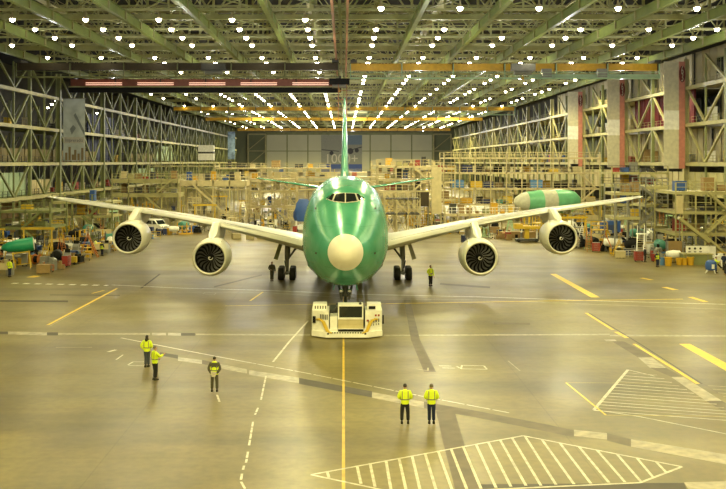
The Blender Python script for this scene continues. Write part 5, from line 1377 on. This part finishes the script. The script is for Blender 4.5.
for i in range(0, 6):
    gallery_items(-64.5, 129.5 + 37.5 * i, 5.1, 5, f'the lower left gallery, {ordinal(i)} bay', i)
    gallery_items(-66.0, 129.5 + 37.5 * i, 11.6, 5, f'the middle left gallery, {ordinal(i)} bay', i + 20)
    gallery_items(-66.0, 129.5 + 37.5 * i, 18.7, 4, f'the upper left gallery, {ordinal(i)} bay', i + 40)
    gallery_items(65.2, 137.5 + 37.5 * i, 11.6, 5, f'the middle right gallery, {ordinal(i)} bay', i + 60)
    if i != 1: gallery_items(65.2, 137.5 + 37.5 * i, 18.7, 4, f'the upper right gallery, {ordinal(i)} bay', i + 80)
# tall pale panel + dark recess next to the right tailplane
o = empty('upright_panel', (15.2, 158, 0)); m = MB(); m.box(-.75, .9, -.15, .15, 3.0, 10.8); m.build('panel_sheet', cream, o)
m = MB(); m.box(-.75, -.6, .15, .5, 0, 10.8); m.box(.75, .9, .15, .5, 0, 10.8); m.build('support_post', cream, o); tag(o, 'tall pale upright panel standing between docks right of the tail', 'panel')
o = empty('dark_booth', (13.2, 159.5, 0)); m = MB(); m.box(-1.0, .95, 0, 1.8, 4.2, 6.6); m.build('booth_shell', brown, o); m = MB(); m.box(-1.05, 1.0, -.05, 1.85, 6.6, 6.75); m.build('booth_roof', cream, o)
m = MB()
for x in (-.95, .85): m.box(x, x + .1, .1, .2, 0, 4.2); m.box(x, x + .1, 1.6, 1.7, 0, 4.2)
m.build('leg', grey, o); tag(o, 'dark brown booth left of the tall pale panel', 'booth')
# hanging white billboard boxes on the left
o = empty('white_cabin', (-45.5, 318, 0)); m = MB(); m.box(-3, 2.2, 0, 2, 12.2, 14.4); m.box(-3, 2.2, 0, 2, 15.0, 17.2); m.build('cabin_panel', white, o); m = MB(); m.box(-3, 2.2, .1, 1.9, 14.4, 15.0); m.build('dark_joint', dark, o)
m = MB()
for x in (-2.8, 2.0): m.box(x - .1, x + .1, .8, 1.0, 0, 12.2)
m.build('leg', lolive, o); tag(o, 'white two-tier cabin high on the left, far down the hall', 'cabin')

# second fuselage section on the right (green with grey primer patches)
fs = empty('fuselage_section', ((546 - HX) / F * 176, 176, 0), R(14)); fs.scale = (.95, .8, .8); tag(fs, 'unfinished fuselage section in pale grey and green behind the right outer engine', 'fuselage')
zc = 5.4; r0 = 2.75
def band_(x0, x1, m_, nm, ra=None, rb=None): m = MB(); m.lathe([(ra or r0, x0), (rb or r0, x1)], 36, (0, 0, zc), 'x'); m.build(nm, m_, fs, True)
gl2 = mat('light_green_primer', (0.16, 0.50, 0.27), 0.35, 0.1, 0.12, 0.8); gray2 = mat('primer_grey', (0.52, 0.53, 0.42), 0.45)
m = MB(); m.lathe([(.3, -6.6), (1.2, -6.2), (1.9, -5.2), (2.3, -4.2)], 32, (0, 0, zc), 'x'); m.build('end_cone', gray2, fs, True)
band_(-4.2, -1.2, gl2, 'skin_panel', 2.3, 2.7); band_(-1.2, 1.6, gray2, 'skin_panel', 2.7)
m = MB(); m.lathe([(2.75, 1.6), (2.75, 3.8), (2.6, 5.0), (2.2, 6.0), (1.4, 6.8), (.4, 7.1)], 36, (0, 0, zc), 'x'); m.build('nose_skin', gl2, fs, True)
for x in (-4, 0, 4):
    m = MB(); m.box(x - .2, x + .2, -1.6, 1.6, 0, .3)
    for y in (-1.3, 1.3): m.box(x - .15, x + .15, y - .15, y + .15, .3, 2.9)
    m.box(x - .2, x + .2, -1.7, 1.7, 2.3, 2.6); m.build('support_cradle', yellow, fs)
rect_taken(fs.location.x - 7, fs.location.x + 7, 172, 180)
# green cone on a stand at the left edge
g_ = G(18, 270); o = empty('nose_fairing', (g_.x + .1, g_.y + 1.2, 0), R(14)); o.rotation_euler = (0, R(-7), R(14)); m = MB(); m.lathe([(.12, -1.9), (.30, -1.75), (.52, -1.2), (.68, -.3), (.74, .6), (.74, 1.45)], 24, (0, 0, 2.55), 'x'); m.build('cone_skin', mat('teal_green_primer', (0.02, 0.30, 0.16), 0.35, 0.1), o, True)
m = MB(); m.lathe([(.03, -2.35), (.13, -2.2), (.16, -1.88)], 16, (0, 0, 2.55), 'x'); m.build('white_tip', white, o, True)
m = MB(); m.lathe([(.70, 1.45), (.66, 1.5)], 24, (0, 0, 2.55), 'x'); m.build('open_rim', gray2, o)
m = MB()
for x in (-.8, .9): m.beam((x, -.7, 0), (x, -.3, 1.9), .09); m.beam((x, .7, 0), (x, .3, 1.9), .09); m.beam((x, -.6, .5), (x, .6, .5), .07)
m.beam((-.8, 0, .5), (.9, 0, .5), .08); m.box(-.9, 1.0, -.4, .4, 1.75, 1.85); m.build('stand', yellow, o); tag(o, 'green conical nose fairing with white tip lying on a yellow stand', 'fairing'); placed.append((o.location.x, o.location.y, 2.4)); placed.append((o.location.x + .6, o.location.y - 3, 2.2))
# blue tarpaulin-covered machine left of the nose
b_ = empty('covered_machine', ((303.5 - HX) / F * 160, 160, 0)); m = MB(); prev = None
for z, w_, d_ in ((1.7, 1.3, 1.0), (2.4, 1.6, 1.05), (3.2, 1.7, 1.0), (4.0, 1.35, .9), (4.7, 1.2, .7), (5.4, .7, .4)):
    rg = m.ring([(w_ * math.cos(2 * PI * k / 14) * (1 + .12 * math.sin(k * 2.7 + z)), d_ * math.sin(2 * PI * k / 14) * (1 + .1 * math.cos(k * 1.9 + z)), z) for k in range(14)])
    if prev: m.bridge(prev, rg)
    else: m.cap(rg)
    prev = rg
m.cap(prev); m.build('blue_cover', blue, b_, True); m = MB(); m.box(-1.4, 1.4, -.9, .9, .35, 1.0)
for x in (-1.2, 1.2): m.box(x - .1, x + .1, -.8, .8, .9, 1.8)
m.build('undercarriage', white, b_)
for x in (-1, 1):
    for y in (-.7, .7): m = MB(); m.lathe([(.3, -.1), (.3, .1)], 14, (0, 0, 0), 'x'); m.build('wheel', rubber, b_, True, (x, y, .3))
tag(b_, 'machine under a bright blue cover left of the airliner nose', 'machine'); placed.append((b_.location.x, 160, 3))

# --- foreground right group
def at(px, py): g = G(px, py); return g.x, g.y
for i, px in enumerate((679, 684.5, 690.5)):
    x, y = at(px, 265); put('bin_y', x, y, 0, 0, None, .8 + .12 * (i == 2)); placed.append((x, y, .8))
x, y = at(699, 265); o = empty('low_cabin', (x, y + 1.0, 0)); m = MB(); m.box(-1.6, 1.6, -.8, .8, 0, 1.15); m.build('cabin_body', olive, o); m = MB(); m.box(-1.7, 1.7, -.9, .9, 1.15, 1.25); m.build('cabin_top', lolive, o)
tag(o, 'low olive cabin under the notice board at right', 'cabin'); placed.append((x, y, 2.4))
o = empty('notice_board', (x - .1, y + .1, 0)); m = MB(); m.box(-1.35, 1.25, -.04, .04, 1.35, 2.15); m.build('board', white, o); m = MB()
for k in range(3):
    m.lathe([(.13, -.02), (.13, .0)], 10, (-.95 + k * .62, -.05, 1.85), 'y'); m.box(-1.1 + k * .62, -.8 + k * .62, -.065, -.045, 1.5, 1.56); m.box(-1.06 + k * .62, -.84 + k * .62, -.065, -.045, 1.42, 1.47)
m.build('pictogram', dark, o); m = MB(); m.box(-1.3, -1.24, .04, .1, 0, 2.15); m.box(1.14, 1.2, .04, .1, 0, 2.15); m.build('post', grey, o); tag(o, 'white notice board with dark pictograms above the low cabin at right', 'sign')
x, y = at(680, 262); o = empty('brown_partition', (x, y + 1.6, 0)); m = MB(); m.box(-1.0, .9, 0, .1, .3, 2.3); m.build('board', tan, o); m = MB(); m.box(-1, -.9, -.3, .4, 0, 2.3); m.box(.8, .9, -.3, .4, 0, 2.3); m.build('foot_frame', grey, o)
tag(o, 'brown board partition behind the yellow bins', 'partition'); placed.append((x, y + 1.6, 1.4))
x, y = at(711, 273); o = empty('blue_machine', (x, y, 0), .3); m = MB(); m.lathe([(.2, .25), (.52, .35), (.6, .8), (.5, 1.2), (.25, 1.35)], 18); m.build('tank', blue, o, True)
m = MB()
for a in (0, 1.57, 3.14, 4.71): m.beam((math.cos(a) * .7, math.sin(a) * .7, 0), (math.cos(a) * .35, math.sin(a) * .35, .6), .07)
m.build('leg', white, o); m = MB(); m.box(-.3, -.05, -.62, -.5, .5, .95); m.build('label_plate', white, o); m = MB(); m.tube([(.4, 0, .9), (.9, .1, .9), (1.3, 0, .5)], .08, 8); m.build('suction_hose', black, o)
tag(o, 'round blue tank machine on white splayed legs at the right edge', 'machine'); placed.append((x, y, 1.4))
x, y = at(642, 262); o = empty('white_stairs', (x + .6, y + 2.5, 0), R(-20)); m = MB()
for dx in (-.4, .4): m.beam((dx, -1.5, 0), (dx, 1.2, 3.0), .09, .25); m.beam((dx, -1.5, 1), (dx, 1.2, 4.0), .05)
m.build('stringer', white, o); m = MB()
for k in range(1, 12): m.box(-.4, .4, -1.5 + 2.7 * k / 12 - .1, -1.5 + 2.7 * k / 12 + .1, 3 * k / 12 - .02, 3 * k / 12 + .02)
m.build('tread', cream, o); m = MB(); m.box(-.6, .6, 1.2, 2.4, 2.9, 3.0)
for dx in (-.5, .5): m.box(dx - .05, dx + .05, 2.2, 2.3, 0, 3)
m.build('landing', white, o); tag(o, 'white mobile stairs right of the wing tip scaffold', 'stairs'); placed.append((o.location.x, o.location.y, 2))
x, y = at(640, 262); put('cab_r', x, y + .5, 0, 0, 'red tool cabinet standing before the white stairs'); placed.append((x, y + .5, 1))
# white panel and cradle conveyor of the right tower
o = empty('white_screen', ((680 - HX) / F * 113.5, 113.5, 0)); m = MB(); m.box(-.4, .35, -.08, .08, 5.5, 7.6); m.build('screen_sheet', cream, o); m = MB(); m.box(-.05, .05, .08, .16, 0, 7.6); m.build('post', grey, o); tag(o, 'cream upright screen on the left corner of the right tower dock', 'screen')
o = empty('sloping_conveyor', ((694 - HX) / F * 113, 113, 0)); m = MB(); m.beam((-1.8, 0, 5.0), (1.7, 0, 2.2), .8, .35); m.build('belt_frame', lolive, o); m = MB(); m.beam((-1.4, 0, 0), (-1.4, 0, 4.6), .14); m.beam((1.3, 0, 0), (1.3, 0, 2.4), .14); m.build('leg', lolive, o)
tag(o, 'sloping olive conveyor before the right tower dock', 'conveyor'); placed.append((o.location.x, 113, 2.4))
# blue machine and yellow lift behind the right engines
o = mk_generator(blue); o.scale = (1.6, 1.6, 1.9); o.location = ((610 - HX) / F * 150, 150, 0); tag(o, 'large blue power unit behind the right wing near its tip', 'power unit'); placed.append((o.location.x, 150, 2.8))
o = empty('aerial_lift', ((528 - HX) / F * 140, 139.5, 0)); m = MB(); m.box(-2.1, 1.5, -.9, .9, 1.9, 2.3); m.box(-2.1, -1.0, -.9, .9, 2.3, 2.6); m.build('lift_bed', yellow, o)
m = MB(); m.box(-.6, .0, -.5, .5, .3, 1.9); m.build('mast', yellow, o); m = MB(); m.box(-1.9, 1.3, -.8, .8, .15, .45); m.build('base', dark, o); m = MB(); m.beam((1.2, 0, .3), (1.2, 0, 2.0), .2); m.build('strut', white, o)
for xx in (-1.6, 1.0):
    for yy in (-.8, .8): m = MB(); m.lathe([(.25, -.1), (.25, .1)], 12, (0, 0, 0), 'y'); m.build('wheel', rubber, o, True, (xx, yy, .25))
tag(o, 'yellow flat-topped lift behind the right inner engine', 'lift'); placed.append((o.location.x, 139.5, 3))
for px, py, key in [(465, 243, 'cab_b'), (589, 251, 'lad_o'), (596, 252, 'cab_r'), (603, 252, 'stand_y'), (575, 246, 'gan_y'), (599, 245, 'stand_y'), (627, 250, 'stand_y'), (612, 254, 'bin_y'), (620, 258, 'crate_w')]:
    x, y = at(px, py)
    if free(x, y, KD[key][4] * .6): put(key, x, y, 0, rng.uniform(-.4, .4)); placed.append((x, y, KD[key][4] * .6))

# --- the crowd of stands, racks and trolleys on the floor
def left_edge(Y): return lerp_tab([(88, -32.0), (97, -31.0), (104, -30.0), (119, -29.5), (135, -29.5), (150, -26), (162, -22)], Y)
def right_edge(Y): return lerp_tab([(88, 38.5), (97, 37.0), (108, 34.8), (118, 33), (132, 29.5), (145, 22), (158, 12)], Y)
def fill(x0, x1, y0, y1, step, test, weights, prob=1.0, jit=.35, low=False):
    keys = [k for k, wgt in weights.items() for _ in range(wgt)]; y = y0
    while y < y1:
        x = x0
        while x < x1:
            px, py = x + rng.uniform(-jit, jit) * step, y + rng.uniform(-jit, jit) * step
            key = rng.choice(keys); r_ = KD[key][4] * (.62 if KD[key][4] > 1.5 else .5)
            pp = PX((px, py, 0)); pt = PX((px, py, 3))
            if rng.random() < prob and test(px, py) and free(px, py, r_, low) and -25 < pp[0] < 750:
                put(key, px, py, 0, rng.choice([0, PI / 2, PI, -PI / 2]) + rng.uniform(-.3, .3), None, rng.uniform(.72, 1.08)); placed.append((px, py, r_))
            x += step
        y += step
for px, py in ((684, 268), (700, 270), (8, 282), (164, 237), (172, 236), (305, 224), (300, 222), (309, 222), (711, 277), (692, 266), (18, 279), (26, 277), (10, 279)): placed.append((*at(px, py), 1.6))
van_x, van_y = at(154.5, 231.5); placed.append((van_x, van_y, 3)); placed.append((van_x + 3, van_y - 2, 3))
for px, py in ((9.5, 277), (102, 256), (95.5, 253), (657.5, 267), (645, 262), (716, 273), (724, 270)): placed.append((*at(px, py), .8)); placed.append((*at(px, py + 3), .9))
W1 = {k: 2 for k in KD}; W1.update({'stand_t': 1, 'cart_g': 4, 'cart_y': 3, 'jig_o': 4, 'jig_y': 3, 'rack_g': 4, 'rack_o': 3, 'crate_t': 4, 'stand_c': 1, 'stand_o': 1, 'gan_g': 2, 'gan_y': 1, 'pal_t': 4, 'pal_k': 4, 'pipe': 4, 'cov_k': 4, 'cov_w': 3, 'bar_w': 3, 'cab_g': 5, 'lad_o': 1, 'cab_r': 1, 'cab_b': 4, 'gan_y': 1, 'kiosk': 4, 'reel': 3, 'drum_k': 4, 'bench_c': 3})
fill(-46, -29, 92, 128, 1.5, lambda x, y: x < left_edge(y) - .6, W1, 1.0)
fill(-57, -22, 128, 165, 2.5, lambda x, y: x < left_edge(y) - .8, W1, .95)
fill(29, 46, 96, 128, 1.5, lambda x, y: x > right_edge(y) + .6, W1, 1.0)
fill(12, 58, 128, 165, 2.5, lambda x, y: x > right_edge(y) + .8, W1, .95)
W2 = {'stand_o': 3, 'stand_c': 6, 'stand_y': 3, 'rack_o': 3, 'cab_w': 2, 'crate_w': 3, 'crate_b': 2, 'gan_y': 3, 'jig_y': 3, 'cab_r': 2, 'crate_t': 2, 'gen_w': 2, 'bench_c': 2, 'cart_y': 2, 'stand_t': 2, 'pal_k': 4, 'cab_b': 3, 'pipe': 3, 'cov_k': 3, 'jig_o': 3, 'rack_g': 3}
fill(-24, -5.5, 156, 182, 2.8, lambda x, y: True, W2, .95)
fill(6.5, 20, 158, 190, 2.8, lambda x, y: y > 168 or x > 9, W2, .95)
SM = {k: 3 for k in ('crate_t', 'crate_w', 'cab_g', 'cab_b', 'cab_w', 'cart_y', 'cart_g', 'bin_y', 'drum_b', 'drum_k', 'pal_t', 'pal_w', 'pal_k', 'kiosk', 'reel', 'cov_k', 'bar_y', 'bench_c', 'gen_y')}; SM.update({'cab_r': 1, 'crate_b': 1, 'pal_k': 5, 'drum_k': 3, 'cart_g': 4, 'lad_y': 3, 'cov_w': 1, 'cov_g': 1, 'lad_w': 1, 'jig_y': 3, 'jig_o': 3})
fill(-42, -29.5, 92, 140, 1.15, lambda x, y: left_edge(y) - 10 < x < left_edge(y) - .5, SM, 1.0, .4, True)
fill(20, 45, 96, 146, 1.15, lambda x, y: right_edge(y) + .5 < x < right_edge(y) + 9, SM, 1.0, .4, True)
fill(-46, -21, 140, 162, 1.7, lambda x, y: x < left_edge(y) - .5, SM, .9, .4, True)
fill(-57, 58, 178, 232, 6.0, lambda x, y: abs(x) > 5.5, W2, .75)
fill(-55, 56, 250, 296, 10, lambda x, y: abs(x) > 6, {'stand_c': 4, 'stand_t': 4, 'gan_y': 2}, .7)
for px, py in ((236, 239), (250, 240), (262, 239), (274, 241)):
    x, y = at(px, py)
    for key in ('crate_w', 'cab_r', 'cart_y'):
        if free(x, y, .7): put(key, x, y, 0, rng.uniform(0, 1)); placed.append((x, y, .7)); break
        x += 1.5

# --- finish the labels: zone words first, then order from the left where needed
def zone(o):
    x, y, z = o.location
    px, _ = PX((x, y, z))
    if y > 170: d = 'far left' if px < 200 else 'far centre left' if px < 344 else 'far centre right' if px < 470 else 'far right'
    elif y > 128: d = 'behind left wing' if px < 180 else 'behind left inner engine' if px < 344 else 'behind right inner engine' if px < 500 else 'behind right outer engine' if px < 600 else 'behind right wing tip'
    else: d = 'left floor edge' if px < 344 else 'right floor edge'
    return d
bpy.context.view_layer.update()
grp = {}
for o, base, cat, g in AUTO: grp.setdefault((base, None) if cat in ('work dock',) or ' on the ' in base or 'before the white stairs' in base else (base, zone(o)), []).append((o, cat))
for (base, zn), L_ in grp.items():
    L_.sort(key=lambda t: PX(t[0].location)[0])
    for i, (o, cat) in enumerate(L_):
        lab = base if zn is None else f'{base}, {zn}'
        if len(L_) > 1: lab += f', {ordinal(i)} from the left'
        o['label'] = lab; o['category'] = cat
        if len(L_) > 1 or zn: o['group'] = f'{base}s'
